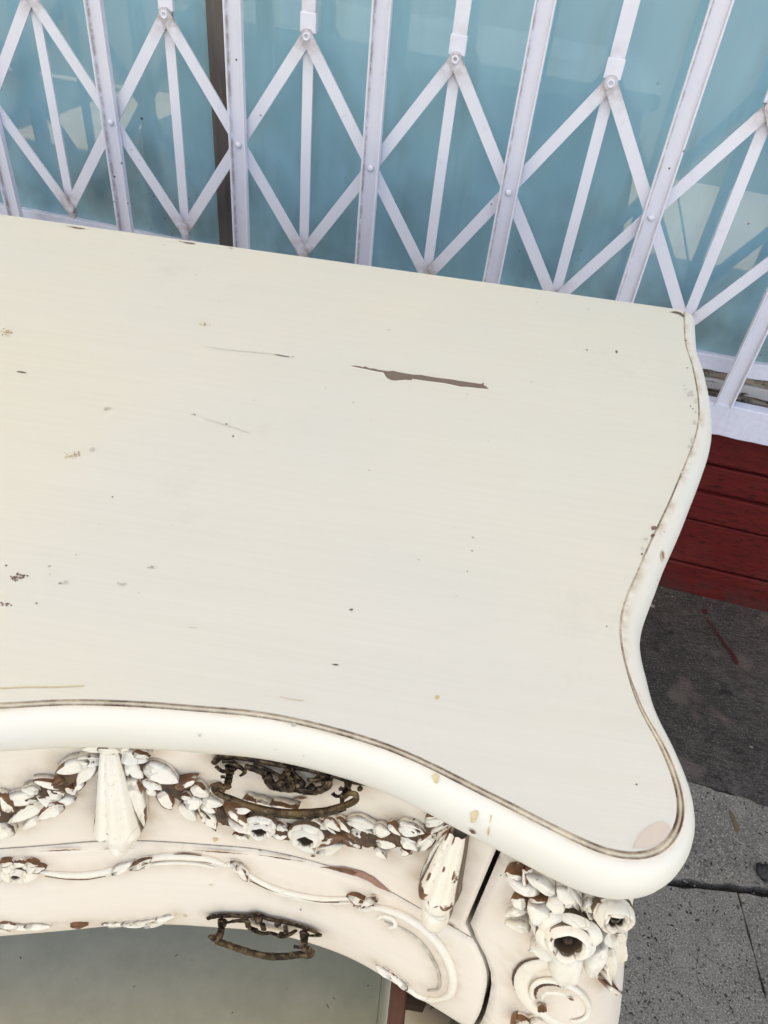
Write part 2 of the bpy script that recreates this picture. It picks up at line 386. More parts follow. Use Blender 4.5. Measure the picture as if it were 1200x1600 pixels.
def crack(pts, wd):
    P = [(x + random.uniform(-.8, .8), y) for x, y in catmull_px(pts)]
    ground_decal('hairline_crack', [(x - wd * random.uniform(.3, 1), y) for x, y in P] + [(x + wd * random.uniform(.3, 1), y) for x, y in P[::-1]], M_JOINT, .0016)
def catmull_px(pts, per=6):
    return [(a[0] + (b[0]-a[0])*k/per, a[1] + (b[1]-a[1])*k/per) for a, b in zip(pts[:-1], pts[1:]) for k in range(per)]
crack([(1092,1478),(1090,1500),(1088,1518),(1091,1533),(1096,1547),(1100,1555)], .55)
crack([(1042,1457),(1041,1468),(1038,1478)], .45); crack([(1015,1528),(1011,1538),(1005,1546)], .4)
def lump(px, r, mat, name, label, cat, sc=(1, 1, .6)):
    p = on_ground(*px, .004); mb = MB(); mb.ball((0, 0, r * .35), r, 14, sc, 0, .45)
    o = mb.build(name, mat, None, True); o.location = (p.x, p.y, .001); tag(o, label, cat); return o
lump((1196, 1363), .0150, M_TAR, 'tar_lump', 'black rough lump of tar on the pavement beside the dark joint', 'tar lump')
lump((1019, 946), .0055, M_STONE, 'pebble', 'small pinkish pebble on dark concrete at the foot of the red wall', 'pebble')
lump((1174, 1167), .004, M_STONE, 'pebble', 'tiny pale grit stone on the dark smeared concrete strip', 'pebble')

gm = MB(); rg = random.Random(3)
for _ in range(170):
    if rg.random() < .6: gx, gy, gz = rg.uniform(.2, 1.3), 1.262 - abs(rg.gauss(0, .035)), .004
    else: gx = rg.uniform(.3, 1.0); gy = jl(gx) + rg.gauss(.002, .02); gz = .0
    rr = rg.uniform(.0006, .0022); gm.ball((gx, gy, gz + rr * .3), rr, 6, (1, rg.uniform(.6, 1), .6), 0, .4)
tag(gm.build('grit', M_STONE, pavement), kind='stuff')
# ------------------------------------------------------------------ shop front
shop = tag(empty('shop_front', (0, YW, 0)), 'shop front with red painted planks below a teal filmed window and white sill', 'shop front')
def L(mb, name, mat, par=shop, **k):
    mb.v = [(v[0], v[1] - YW, v[2]) for v in mb.v]
    return mb.build(name, mat, par, **k)
XL, XR = -4.0, 4.0
zs = [(.346, .428, 0), (.281, .338, .002), (.206, .273, -.001), (.088, .201, .001), (-.02, .083, -.001)]
for z0, z1, dy in zs:
    mb = MB(); n = 60
    rows = []
    for (yy, zz) in ((.02, z0), (0, z0), (0, z0 + (z1 - z0) * .33), (0, z0 + (z1 - z0) * .66), (0, z1), (.02, z1)):
        rows.append([(XL + (XR - XL) * i / n, YW + dy + yy + .0015 * mnoise.noise((i * .7, zz * 30, 3)), zz + (.0012 * mnoise.noise((i * .9, zz * 17, 5)))) for i in range(n + 1)])
    mb.grid(rows, flip=True); bevel(L(mb, 'plank', M_PLANK), .003, 2)
mb = MB(); mb.box(XL, XR, YW + .012, YW + .10, -.05, .43); L(mb, 'backing_wall', M_PLANK)
def strip(name, mat, x0, x1, y0, y1, z0, z1, bw=.003, par=shop):
    mb = MB(); mb.box(x0, x1, y0, y1, z0, z1); return bevel(L(mb, name, mat, par), bw, 2)
def rstrip(name, mat, x0, x1, y0, y1, z0, z1, amp=.002):
    """a strip with slightly uneven worn edges"""
    mb = MB(); n = int((x1 - x0) / .012)
    prof = ((y1, z0), (y0, z0), (y0, z1), (y1, z1))
    rows = [[(x0 + (x1 - x0) * i / n, yy + amp * .5 * mnoise.noise((i * .35, zz * 50, 1)), zz + amp * (mnoise.noise((i * .3, yy * 90, 7)) + .6 * mnoise.noise((i * 1.1, yy * 90, 9)))) for i in range(n + 1)] for yy, zz in prof]
    mb.grid(rows, flip=True); return bevel(L(mb, name, mat), .002, 2)
rstrip('window_sill', M_SILL, XL, XR, YW - .030, YW - .012, .426, .489, .002)
strip('sill_bed', M_DARKLEDGE, XL, XR, YW - .0125, YW + .05, .42, .462, .002)
mb = MB(); mb.tube([(XL, YW + .004, .474), (XR, YW + .004, .474)], .0085, 12); L(mb, 'track_rod', M_GATE, smooth=True)
rstrip('ledge', M_DARKLEDGE, XL, XR, YW + .014, YW + .04, .455, .484, .004)
rstrip('ledge', M_LEDGE, XL, XR, YW + .020, YW + .05, .4855, .507, .003)
rstrip('ledge', M_DARKLEDGE, XL, XR, YW + .026, YW + .05, .5085, .521, .004)
MX0, MX1 = -.608, -.578
rstrip('bottom_rail', M_FRAME, MX1 + .002, XR, YW + .024, YW + .052, .522, .552, .0022)
rstrip('bottom_rail', M_FRAME, XL, MX0 - .002, YW + .024, YW + .052, .522, .570, .0022)
strip('mullion', M_MULL, MX0, MX1, YGL - .012, YGL + .02, .50, 2.3, .002)
for x0, x1 in ((XL, MX0), (MX1, XR)):
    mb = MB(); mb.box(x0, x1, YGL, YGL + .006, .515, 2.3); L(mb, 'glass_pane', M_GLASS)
strip('top_rail', M_FRAME, XL, XR, YW - .01, YW + .08, 2.3, 2.38)
strip('upper_wall', M_WALL, XL - 3, XR + 3, YW + .001, YW + .25, 2.381, 3.05)
strip('side_wall', M_WALL, XL - 3, XL - .001, YW + .002, YW + .24, -.05, 2.38)
strip('side_wall', M_WALL, XR + .001, XR + 3, YW + .002, YW + .24, -.05, 2.38)
strip('roof_slab', M_WALL, XL - 3, XR + 3, .95, 6, 3.051, 3.2)
def added_awning(x0, x1, yo, label):  # unseen, added to keep sun off the pavement that the glass reflects
    root = tag(empty('added_awning', ((x0 + x1) / 2, YW, 2.75)), label, 'added_awning')
    mb = MB(); W = (x1 - x0) / 2; dy = yo - YW; n = 16
    mb.grid([[(-W + 2*W*i/n, -.002, .25), ] [0:1][0] for i in range(0)] or [[(-W + 2*W*i/n, y, z) for i in range(n + 1)] for y, z in ((-.004, .20), (dy * .5, .06), (dy, -.08), (dy, -.25))])
    o = mb.build('canvas', M_AWN, root); 
    mb = MB()
    for x in (-W + .03, W - .03): mb.tube([(x, -.01, -.3), (x, dy + .02, -.1)], .012, 8)
    mb.tube([(-W, dy + .012, -.1), (W, dy + .012, -.1)], .012, 8)
    mb.build('added_awning_frame', M_GATE, root)
added_awning(-2.2, .30, -.45, 'unseen pale canvas canopy with drop valance, added to block sun before the window and the chest')
added_awning(-6.0, -2.68, -.45, 'unseen pale canvas canopy at the far left end of the shop, added to block sun')

# ------------------------------------------------------------------ folding gate
gate = tag(empty('folding_gate', (0, YG, .49)), 'white folding security gate of channel uprights and crossed lattice bars before the window', 'security gate')
def Gt(mb, name, mat=M_GATE, **k):
    mb.v = [(v[0], v[1] - YG, v[2] - .49) for v in mb.v]; return mb.build(name, mat, gate, **k)
SP = .2325; X0 = .149
ZR, ZT, ZB = .778, .947, .612
def flat_bar(p, q, wd, y, th=.0032, ext=.010, name='lattice_bar'):
    a = Vector((p[0], p[1])); b = Vector((q[0], q[1])); d = (b - a).normalized(); n = Vector((-d.y, d.x)); r = wd / 2
    Lb = (b - a).length; secs = []
    for k in range(5): t = PI/2 * k / 4; secs.append((-(ext - r) - r * math.cos(t), r * max(.08, math.sin(t)), .85))
    for dd, pv in ((.012, .75), (.03, .25), (.05, 0), (Lb * .5, 0), (Lb - .05, 0), (Lb - .03, .25), (Lb - .012, .75)): secs.append((dd, r, pv))
    for k in range(4, -1, -1): t = PI/2 * k / 4; secs.append((Lb + (ext - r) + r * math.cos(t), r * max(.08, math.sin(t)), .85))
    mb = MB(); bow = random.uniform(-.0008, .0008)
    P = lambda dd, h, yy: (lambda q: (q.x, yy, q.y))(a + d * dd + n * (h + bow * math.sin(PI * min(1, max(0, dd / Lb)))))
    rows = [[P(dd, h, y) for dd, hw, pv in secs for h in (sg * hw,)] for sg in (1, .5, -.5, -1)]
    at = [[(0, pv * (.7 if abs(sg) == .5 else 1)) for _, _, pv in secs] for sg in (1, .5, -.5, -1)]
    mb.grid(rows, at, flip=False)
    back = [[P(dd, sg * hw, y + th) for dd, hw, pv in secs] for sg in (1, -1)]
    mb.grid(back, at[:1] * 2, flip=True)
    mb.grid([back[0], rows[0]], at[:1] * 2); mb.grid([rows[-1], back[-1]], at[:1] * 2)
    return bevel(Gt(mb, name), .0006, 1)
def bm_fix(mb): pass
def flip_rivet(x, z, y, r, name='rivet', hollow=False):
    mb = MB()
    prof = [(r, 0), (r, -.0012), (r*.7, -.0026), (r*.35, -.0032)] if not hollow else [(r, 0), (r, -.0018), (r*.75, -.0024), (r*.5, -.0016), (r*.45, .0004)]
    rows = [[(x + a * math.cos(t), y + b, z + a * math.sin(t)) for t in [2*PI*k/12 for k in range(13)]] for a, b in prof]
    mb.grid(rows)
    m = len(mb.v); e = len(rows[0])
    mb.add(rows[-1][:-1], [tuple(range(12))], mi=1 if hollow else 0)
    return Gt(mb, name, [M_GATE, M_PIT], smooth=True, sharp=50)
XU = [-1.484, -1.246, -1.008, -.772, -.5385, -.3075, -.0775, .148, .369, .589, .809, 1.03, 1.25, 1.47]   # uneven spacing of a gate drawn across by hand
for k in range(1, 13):
    x = XU[k]
    jx = .0015 * math.sin(k * 5.1)
    # channel upright: web and two flanges
    mb = MB(); W = .0145; T = .0026; dpt = .0105
    prof = [(-W, 0), (-W, -dpt), (-W + T, -dpt), (-W + T + .0008, -T - .0015), (-W + T + .004, -T), (W - T - .0025, -T), (W - T - .0005, -T - .001), (W - T, -dpt), (W, -dpt), (W, 0)]
    att = [(0, 0), (0, 0), (0, .1), (0, .9), (0, .0), (0, 0), (0, .35), (0, 0), (0, 0), (0, 0)]
    zz = [.487, .60, .8, 1.0, 1.25, 1.6, 2.29]
    rows = [[(x + jx * (z - .5) + px, YG + py, z) for px, py in prof] for z in zz]
    mb.grid(rows, [att] * len(zz)); bevel(Gt(mb, 'upright'), .0006, 1)
    flip_rivet(x + jx * .3, ZR, YG - .0036, .0052)
    # lattice, each bar runs from upper apex through the rivet to the lower apex
    xa, xb = (XU[k-1] + x) / 2, (x + XU[k+1]) / 2
    flat_bar((xa, ZT), (xb, ZB), .0185, YG + .0010)
    flat_bar((xa, ZB), (xb, ZT), .0185, YG + .0050)
    # centre bar of the bay to the right of this upright
    flat_bar((xb + .001, ZT - .004), (xb - .001, ZB - .012), .0168, YG + .009, name='centre_bar', ext=.012)
    flat_bar((xb, ZT + .006), (xb, 2.28), .0215, YG + .009, name='centre_bar', ext=.012)
    mb = MB(); mb.box(xb - .0125, xb + .0125, YG + .0065, YG + .0145, ZT + .004, ZT + .030); bevel(Gt(mb, 'collar'), .0012, 2)
    flip_rivet(xb, ZT, YG + .0010, .0058, hollow=True)
mb = MB(); mb.box(-1.6, 1.6, YG - .02, YG + .02, 2.29, 2.298); Gt(mb, 'top_track')

# ------------------------------------------------------------------ chest of drawers
H = .84; PSI = math.radians(7.2751)
CB = Vector((.15089, .75282, 0))
chest = tag(empty('chest_of_drawers', CB, PSI), 'cream painted serpentine chest of drawers with chipped top, carved flower garlands and one open drawer', 'chest of drawers')
RI = Matrix.Rotation(-PSI, 3, 'Z')
CAML = RI @ (CAM - CB)
def lray(x, y): return RI @ ray(x, y)
G = [(-.60,.583),(-.53,.577),(-.47,.563),(-.421,.551),(-.394,.544),(-.364,.539),(-.334,.536),(-.304,.5335),(-.281,.534),(-.257,.5365),(-.237,.540),(-.218,.5455),(-.200,.552),(-.180,.559),(-.152,.569),(-.136,.573),(-.118,.570),(-.106,.558),(-.1015,.544),(-.1045,.519),(-.114,.492),(-.1175,.441),(-.098,.386),(-.063,.304),(-.027,.207),(-.0145,.12),(-.0125,.073),(-.006,.03),(-.001,.001)]
def catmull(P, per=16):
    P = [np.array(p, float) for p in P]; out = []
    for i in range(len(P) - 1):
        p0 = P[max(i-1, 0)]; p1, p2 = P[i], P[i+1]; p3 = P[min(i+2, len(P)-1)]
        t0 = 0; t1 = np.linalg.norm(p1-p0)**.5 + 1e-6; t2 = t1 + np.linalg.norm(p2-p1)**.5; t3 = t2 + np.linalg.norm(p3-p2)**.5 + 1e-6
        for k in range(per):
            t = t1 + (t2 - t1) * k / per
            A1 = p1 if i == 0 else (t1-t)/(t1-t0)*p0 + (t-t0)/(t1-t0)*p1
            A2 = (t2-t)/(t2-t1)*p1 + (t-t1)/(t2-t1)*p2
            A3 = p2 if i == len(P)-2 else (t3-t)/(t3-t2)*p2 + (t-t2)/(t3-t2)*p3
            B1 = A2 if i == 0 else (t2-t)/(t2-t0)*A1 + (t-t0)/(t2-t0)*A2
            B2 = A2 if i == len(P)-2 else (t3-t)/(t3-t1)*A2 + (t-t1)/(t3-t1)*A3
            out.append((t2-t)/(t2-t1)*B1 + (t-t1)/(t2-t1)*B2)
    out.append(P[-1]); return np.array(out)
cv = catmull(G)
d = np.r_[0, np.cumsum(np.linalg.norm(np.diff(cv, axis=0), axis=1))]
NP = 340
ss = np.linspace(0, d[-1], NP)
half = np.c_[np.interp(ss, d, cv[:, 0]), np.interp(ss, d, cv[:, 1])]
for _ in range(6):
    half[1:-1] = (half[:-2] + 2 * half[1:-1] + half[2:]) / 4
UC = -.60
left = half[::-1][:-1].copy(); left[:, 0] = 2 * UC - left[:, 0]
OUT = np.vstack([left, half])            # left back corner -> front -> right back corner, in (u, v)
NO = len(OUT)
tg = np.gradient(OUT, axis=0); tg /= np.linalg.norm(tg, axis=1)[:, None]
NR = np.c_[-tg[:, 1], tg[:, 0]]          # outward
for _ in range(4):
    NR[1:-1] = (NR[:-2] + 2 * NR[1:-1] + NR[2:]) / 4
NR /= np.linalg.norm(NR, axis=1)[:, None]
SIDE = np.clip((OUT[:, 1] * -1 + .52) / .05, 0, 1)   # 1 on the sides, 0 on the front
def pt(i, off, z):
    """station i (float) on the outline, offset outward, z below/above the top plane -> local chest coordinates"""
    i = min(max(i, 0), NO - 1); a = int(i); b = min(a + 1, NO - 1); f = i - a
    p = OUT[a] * (1-f) + OUT[b] * f; n = NR[a] * (1-f) + NR[b] * f
    q = p + n * off
    return Vector((q[0], -q[1], H + z))
def near(u, v):
    return int(np.argmin(np.sum((OUT - np.array([u, v]))**2, axis=1)))
# tabletop
mb = MB()
gk = 1.12 - .72 * SIDE
fld = [pt(i, -.0014 * gk[i], .0) for i in range(NO)]
n = len(fld)
mb.add([(p.x, p.y, p.z) for p in fld], [tuple(range(n))[::-1]], mi=0)
prof = [(-.0014, .0, .5, 1), (-.0010, -.0008, 1, 1), (-.0006, -.0008, 1, 1), (-.0002, .0002, .5, 1), (.0004, .0004, .35, 1), (.0008, -.0001, .7, 1), (.0011, -.0009, 1, 1), (.0014, -.0008, 1, 1), (.0018, -.0001, .35, 2), (.0027, -.0001, .22, 2), (.0042, -.0004, 0, 2), (.0060, -.0016, 0, 2), (.0078, -.0040, 0, 2), (.0093, -.0075, 0, 2), (.0103, -.012, 0, 2), (.0105, -.017, 0, 2), (.0098, -.022, 0, 2), (.0080, -.027, 0, 2), (.0045, -.031, 0, 2), (-.002, -.0335, 0, 2), (-.02, -.0335, 0, 2)]
for a, b in zip(prof[:-1], prof[1:]):
    rows = []
    for q in (a, b):
        r = []
        for i in range(NO):
            k = (1 + .42 * SIDE[i]) if q[0] > .0028 else gk[i]
            wob = 1 + .02 * mnoise.noise((i * .08, q[0] * 50, 2))
            r.append(pt(i, q[0] * k * wob, q[1] * (gk[i] if q[3] == 1 else 1)))
        rows.append(r)
    mb.grid(rows, [[(0, max(a[2], .75 * SIDE[i] if 0 < a[2] else 0)) for i in range(NO)], [(0, max(b[2], .75 * SIDE[i] if 0 < b[2] else 0)) for i in range(NO)]], mi=1 if a[3] == 1 else 2, flip=True)
# back edge and underside
bl, br = OUT[0], OUT[-1]
mb.box(bl[0] + .002, br[0] - .002, -.0005, .004, H - .033, H - .0002, mi=0)
under = [pt(i, -.019, -.0334) for i in range(0, NO, 4)]
mb.add(under, [tuple(range(len(under)))], mi=2)
top = mb.build('tabletop', [M_TOP, M_GROOVE, M_MOULD], chest, True, 40, weld=True)
bm = bmesh.new(); bm.from_mesh(top.data); bmesh.ops.triangulate(bm, faces=[f for f in bm.faces if len(f.verts) > 4]); BVH_TOP = BVHTree.FromBMesh(bm); bm.free()

# front profile (z below the top, outward offset)
PZ = np.array([-.0334, -.05, -.08, -.12, -.15, -.18, -.20, -.23, -.26, -.285][::-1])
PO = np.array([-.003, -.001, .006, .014, .0215, .0272, .0275, .0185, .000, -.018][::-1])
def foff(z): return float(np.interp(z, PZ, PO))
# corner post profile
QZ = np.array([-.0334, -.05, -.08, -.12, -.16, -.20, -.25, -.32, -.42, -.55, -.70, -.84][::-1])
QO = np.array([-.006, -.002, .005, .014, .024, .035, .048, .055, .042, .0, -.02, .004][::-1])
def poff(z): return float(np.interp(z, QZ, QO))
def smooth_prof(fz, z):
    return (fz(z - .008) + 2 * fz(z) + fz(z + .008)) / 4
def surf_bvh(fo, i0, i1, z0, z1, lift, nz=60, st=1):
    vs = []; idx = list(range(i0, i1 + 1, st)); fs = []
    for a in range(nz + 1):
        z = z0 + (z1 - z0) * a / nz
        for i in idx: vs.append(pt(i, smooth_prof(fo, z) + lift, z))
    m = len(idx)
    for a in range(nz):
        for j in range(m - 1): fs.append((a*m+j, (a+1)*m+j, (a+1)*m+j+1, a*m+j+1))
    return BVHTree.FromPolygons(vs, fs)
iC = near(-.136, .573)
_cache = {}
def cast(kind, x, y, lift=0.0):
    if kind == 'top': b = BVH_TOP
    else:
        key = (kind, round(lift * 2000))
        if key not in _cache:
            L_ = round(lift * 2000) / 2000
            _cache[key] = surf_bvh(foff, 200, iC + 20, .04, -.285, L_, 80) if kind == 'f' else surf_bvh(poff, iC - 40, NO - 120, -.03, -.5, L_)
        b = _cache[key]
    dd = lray(x, y)
    loc, nr, idx, dist = b.ray_cast(CAML, dd)
    if loc is None:
        p, nr, idx, dist = b.find_nearest(CAML + dd * .55)
        loc = p
    if nr.dot(dd) > 0: nr = -nr
    return loc, nr
def station(p): return near(p.x, -p.y)
# where the gap between drawers and corner post runs
def u_of(x, y):
    p, _ = cast('f', x, y); q = np.array([p.x, -p.y]); 
    o = smooth_prof(foff, p.z - H)
    return int(np.argmin(np.sum((OUT[200:iC+30] + NR[200:iC+30] * o - q)**2, axis=1))) + 200, p.z - H
g1 = [u_of(*q) for q in ((772, 1330), (750, 1390), (728, 1448), (741, 1473), (756, 1502), (763, 1528), (762, 1552), (755, 1575), (744, 1592))]
gz = [q[1] for q in g1]; gi = [q[0] for q in g1]
print('GAP', g1)
order = np.argsort(gz); GZ = np.array(gz)[order]; GI = np.array(gi, float)[order]
def gap_i(z):
    k = .011 if z < -.124 else .0
    return float(np.mean([np.interp(z + k * q, GZ, GI) for q in (-1, -.5, 0, .5, 1)]))
iL_off = 2 * near(UC, .583)
def face_sheet(name, fo, iA, iB, z0, z1, mat, nz, ni, th=.018, edge=True, wear_top=0, wear_bot=0, parent=chest):
    """a curved drawer front with thickness. iA, iB are functions of z"""
    mb = MB(); rows = []; ats = []
    zl = [z0 + (z1 - z0) * a / nz for a in range(nz + 1)]
    ring = []
    for a, z in enumerate(zl):
        o = smooth_prof(fo, z); A, B = iA(z), iB(z); r = []; at = []
        for j in range(ni + 1):
            f = j / ni; e = min(j, ni - j, a, nz - a)
            dip = -.0016 if e == 0 else 0
            r.append(pt(A + (B - A) * f, o + dip, z))
            at.append((.55 if e == 0 else (.15 if e == 1 else 0), .25 if e == 0 else 0))
        rows.append(r); ats.append(at)
    mb.grid(rows, ats, flip=False)
    back = [[pt(iA(z) + (iB(z) - iA(z)) * f, smooth_prof(fo, z) - th, z) for f in np.linspace(0, 1, ni + 1)] for z in zl]
    mb.grid(back, flip=True)
    for r, b in ((rows[0], back[0]), (rows[-1], back[-1]), ([x[0] for x in rows], [x[0] for x in back]), ([x[-1] for x in rows], [x[-1] for x in back])):
        mb.grid([r, b], [[(.3, .6)] * len(r)] * 2)
    return mb.build(name, mat, parent, True, 50)
LA = near(2 * UC + .185, .556)
def left_i(z): return NO - 1 - gap_i(z) + .0
d1 = face_sheet('drawer', foff, left_i, lambda z: gap_i(z) - .28, -.036, -.1188, M_FRONT, 34, 520)
d2 = face_sheet('drawer', foff, left_i, lambda z: gap_i(z) - .28, -.1198, -.281, M_FRONT, 50, 420)
# corner posts
def post(mirror=False):
    mb = MB(); zl = list(np.linspace(-.036, -.45, 46)) + list(np.linspace(-.47, -.838, 16)); rows = []; ats = []; inn = []
    for z in zl:
        A = gap_i(max(z, -.27)) + .50; B = near(-.1165, .46) + 4; o = smooth_prof(poff, z); r = []; at = []; q = []
        f0 = smooth_prof(foff, max(z, -.27)) if z > -.285 else o
        for j in range(41):
            f = j / 40; b = min(1, f / .3); b = b * b * (3 - 2*b)
            off = (f0 - .0005) * (1 - b) + o * b
            i = A + (B - A) * f
            r.append(pt(i, off - (.0015 if j in (0, 40) else 0), z)); q.append(pt(i, off - .03, z))
            at.append((.5 if j in (0, 40) else 0, .5 if j == 0 else 0))
        rows.append(r); ats.append(at); inn.append(q)
    mb.grid(rows, ats); mb.grid(inn, flip=True)
    mb.grid([[x[0] for x in rows], [x[0] for x in inn]], [[(0, 1)] * len(rows)] * 2); mb.grid([[x[-1] for x in rows], [x[-1] for x in inn]])
    mb.grid([rows[-1], inn[-1]])
    if mirror: mb.v = [(2 * UC - v[0], v[1], v[2]) for v in mb.v]; mb.f = [f[::-1] for f in mb.f]
    return mb.build('corner_post', M_FRONT, chest, True, 50)
cpost = post(); post(True)
# post surface used for measuring the carving on it
def post_bvh(lift):
    vs = []; fs = []; nz = 60; m = 61
    for a in range(nz + 1):
        z = .03 - .48 * a / nz; A = gap_i(max(z, -.27)); B = near(-.1165, .46); o = smooth_prof(poff, z); f0 = smooth_prof(foff, max(z, -.27)) if z > -.285 else o
        for j in range(m):
            f = j / (m - 1); b = min(1, f / .3); b = b * b * (3 - 2*b)
            vs.append(pt(A + (B - A) * f, f0 * (1 - b) + o * b + lift, z))
    for a in range(nz):
        for j in range(m - 1): fs.append((a*m+j, (a+1)*m+j, (a+1)*m+j+1, a*m+j+1))
    return BVHTree.FromPolygons(vs, fs)
for L2 in range(0, 60): _cache[('p', L2)] = None
class _Lazy(dict): pass
_pc = {}
_old_cast = cast
def cast(kind, x, y, lift=0.0):
    if kind != 'p': return _old_cast(kind, x, y, lift)
    key = round(lift * 2000)
    if key not in _pc: _pc[key] = post_bvh(key / 2000)
    b = _pc[key]; dd = lray(x, y); loc, nr, i, di = b.ray_cast(CAML, dd)
    if loc is None: loc, nr, i, di = b.find_nearest(CAML + dd * .58)
    if nr.dot(dd) > 0: nr = -nr
    return loc, nr
# carcass: sides, back, inside, lower drawer
iS = near(-.1165, .46)
def side(mirror):
    mb = MB(); zl = [-.036, -.1, -.2, -.3, -.45, -.66]; ii = np.linspace(iS + 3, NO - 3, 50)
    rows = [[pt(i, -.012 + .6 * (poff(z) if z > -.4 else -.02), z) for i in ii] for z in zl]
    inn = [[pt(i, -.03 + .6 * (poff(z) if z > -.4 else -.02), z) for i in ii] for z in zl]
    mb.grid(rows); mb.grid(inn, flip=True)
    if mirror: mb.v = [(2 * UC - v[0], v[1], v[2]) for v in mb.v]
    mb.build('side_panel', M_FRONT, chest, True, 50)
side(False); side(True)
mb = MB(); mb.box(2 * UC + .03, -.03, -.02, -.008, H - .66, H - .034); mb.build('back_panel', M_CARCASS, chest)
mb = MB(); mb.box(2 * UC + .20, -.20, -.48, -.021, H - .292, H - .284); mb.build('dust_board', M_CARCASS, chest)
mb = MB(); mb.box(2 * UC + .16, -.16, -.47, -.021, H - .470, H - .460); mb.build('dust_board', M_CARCASS, chest)
for s in (0, 1):
    x0 = -.186; x1 = -.166
    if s: x0, x1 = 2 * UC - x1, 2 * UC - x0
    mb = MB(); mb.box(x0, x1, -.52, -.022, H - .459, H - .286); mb.build('drawer_runner', M_CARCASS, chest)
def low_off(z): return float(np.interp(z, [-.66, -.62, -.56, -.50, -.47, -.455], [-.05, -.035, -.022, -.022, -.034, -.05]))
d4 = face_sheet('drawer', low_off, lambda z: NO - 1 - gap_i(-.27), lambda z: gap_i(-.27) - .6, -.456, -.655, M_FRONT, 14, 120)
# open drawer: front pulled out towards the street
od = MB(); PULL = .135
for zr in (0,):
    zl = np.linspace(-.288, -.452, 12); rows = []; back = []
    for z in zl:
        o = float(np.interp(z, [-.452, -.40, -.34, -.288], [-.04, -.028, -.022, -.02])); ii = np.linspace(NO - 1 - gap_i(-.2) + 1, gap_i(-.2) - 1, 140)
        rows.append([pt(i, o, z) + Vector((0, -PULL, 0)) for i in ii]); back.append([pt(i, o - .018, z) + Vector((0, -PULL, 0)) for i in ii])
    od.grid(rows); od.grid(back, flip=True); od.grid([rows[0], back[0]]); od.grid([rows[-1], back[-1]])
d3 = od.build('drawer', M_FRONT, chest, True, 50); d3['label'] = 'drawer pulled open'
DX = -.2005
for s in (0, 1):
    x0, x1 = DX - .0065, DX + .0065
    if s: x0, x1 = 2 * UC - x1, 2 * UC - x0
    mb = MB(); mb.box(x0, x1, -.70, -.16, H - .449, H - .306)
    o = mb.build('drawer_side', [M_INSIDE, M_MAHOG], d3)
    for p in o.data.polygons:
        if p.normal.z > .5 or (p.normal.x > .5 and not s): p.material_index = 1
    bevel(o, .0015, 2)
mb = MB(); mb.box(2 * UC - DX + .007, DX - .007, -.70, -.165, H - .445, H - .437); mb.build('drawer_bottom', M_INSIDE, d3)
mb = MB(); mb.box(2 * UC - DX + .007, DX - .007, -.172, -.164, H - .436, H - .315); mb.build('drawer_back', M_INSIDE, d3)

# ------------------------------------------------------------------ marks in the paint of the top and fronts
def chip(kind, pts, mat, lift=.00035, name='paint_chip', parent=top, jag=0, lift0=0):
    q = pts
    if jag:
        q = []
        for i, a in enumerate(pts):
            b = pts[(i+1) % len(pts)]; k = max(2, int(math.dist(a, b) / 4))
            for j in range(k):
                f = j / k; q.append((a[0] + (b[0]-a[0])*f + random.uniform(-jag, jag), a[1] + (b[1]-a[1])*f + random.uniform(-jag, jag)))
    vs = []
    for x, y in q:
        p, nr = cast(kind, x, y, lift0)
        if abs((p - CAML).normalized().dot(lray(x, y)) - 1) > 1e-6: continue      # beside the surface
        vs.append(p + nr * lift)
    if len(vs) < 3: return None
    c = sum(vs, Vector()) / len(vs)
    cx = sum(a[0] for a in q) / len(q); cy = sum(a[1] for a in q) / len(q)
    mb = MB(); mb.add(vs, [tuple(range(len(vs)))])
    return mb.build(name, mat, parent)
def blob(cx, cy, rx, ry, n=9, rot=0, jag=.3):
    out = []
    for k in range(n):
        t = 2*PI*k/n; r = 1 + random.uniform(-jag, jag); x, y = math.cos(t)*rx*r, math.sin(t)*ry*r
        out.append((cx + x*math.cos(rot) - y*math.sin(rot), cy + x*math.sin(rot) + y*math.cos(rot)))
    return out
Z3 = lambda pts: [(400 + x/3, 480 + y/3) for x, y in pts]
chip('top', Z3([(437,277),(460,275),(490,279),(500,283),(513,279),(530,288),(552,289),(585,296),(600,299),(620,302),(640,299),(660,304),(700,312),(740,318),(775,319),(820,328),(870,335),(915,340),(960,347),(1010,355),(1055,361),(1068,355),(1068,366),(1080,372),(1092,386),(1040,381),(985,374),(960,374),(935,368),(880,357),(800,347),(733,337),(728,343),(700,343),(650,346),(630,342),(612,332),(596,308),(560,302),(530,296)]), M_CHIP)
def lip(pts, r=.00035):
    P = [cast('top', x, y)[0] + Vector((0, 0, .0001)) for x, y in pts + pts[:1]]
    mb = MB(); mb.tube(P, [r * random.uniform(.5, 1.2) for _ in P], 6, .8, (0, 0, 1)); mb.build('paint_lip', M_TOP, top, True)
lip(Z3([(437,277),(490,279),(530,288),(585,296),(640,299),(700,312),(775,319),(870,335),(960,347),(1055,361),(1068,355),(1068,366),(1092,386),(1040,381),(960,374),(880,357),(800,347),(733,337),(700,343),(650,346),(612,332),(596,308),(560,302),(530,296)]))
chip('top', Z3([(80,221),(105,223),(130,228),(158,233),(156,236),(128,232),(100,227)]), M_DARKNICK)
chip('top', Z3([(170,232),(178,233),(177,236),(170,235)]), M_DARKNICK)
def cluster(cx, cy, rx, ry, n, mat, s=(2.2, 1.4), rot=0):
    for _ in range(n):
        a = random.uniform(0, 2*PI); r = random.uniform(.15, 1)
        chip('top', blob(cx + rx*r*math.cos(a)*math.cos(rot) - ry*r*math.sin(a)*math.sin(rot), cy + ry*r*math.sin(a) + rx*r*math.cos(a)*math.sin(rot), random.uniform(.5, 1)*s[0], random.uniform(.5, 1)*s[1], 6, random.uniform(-.5, .5), .4), mat)
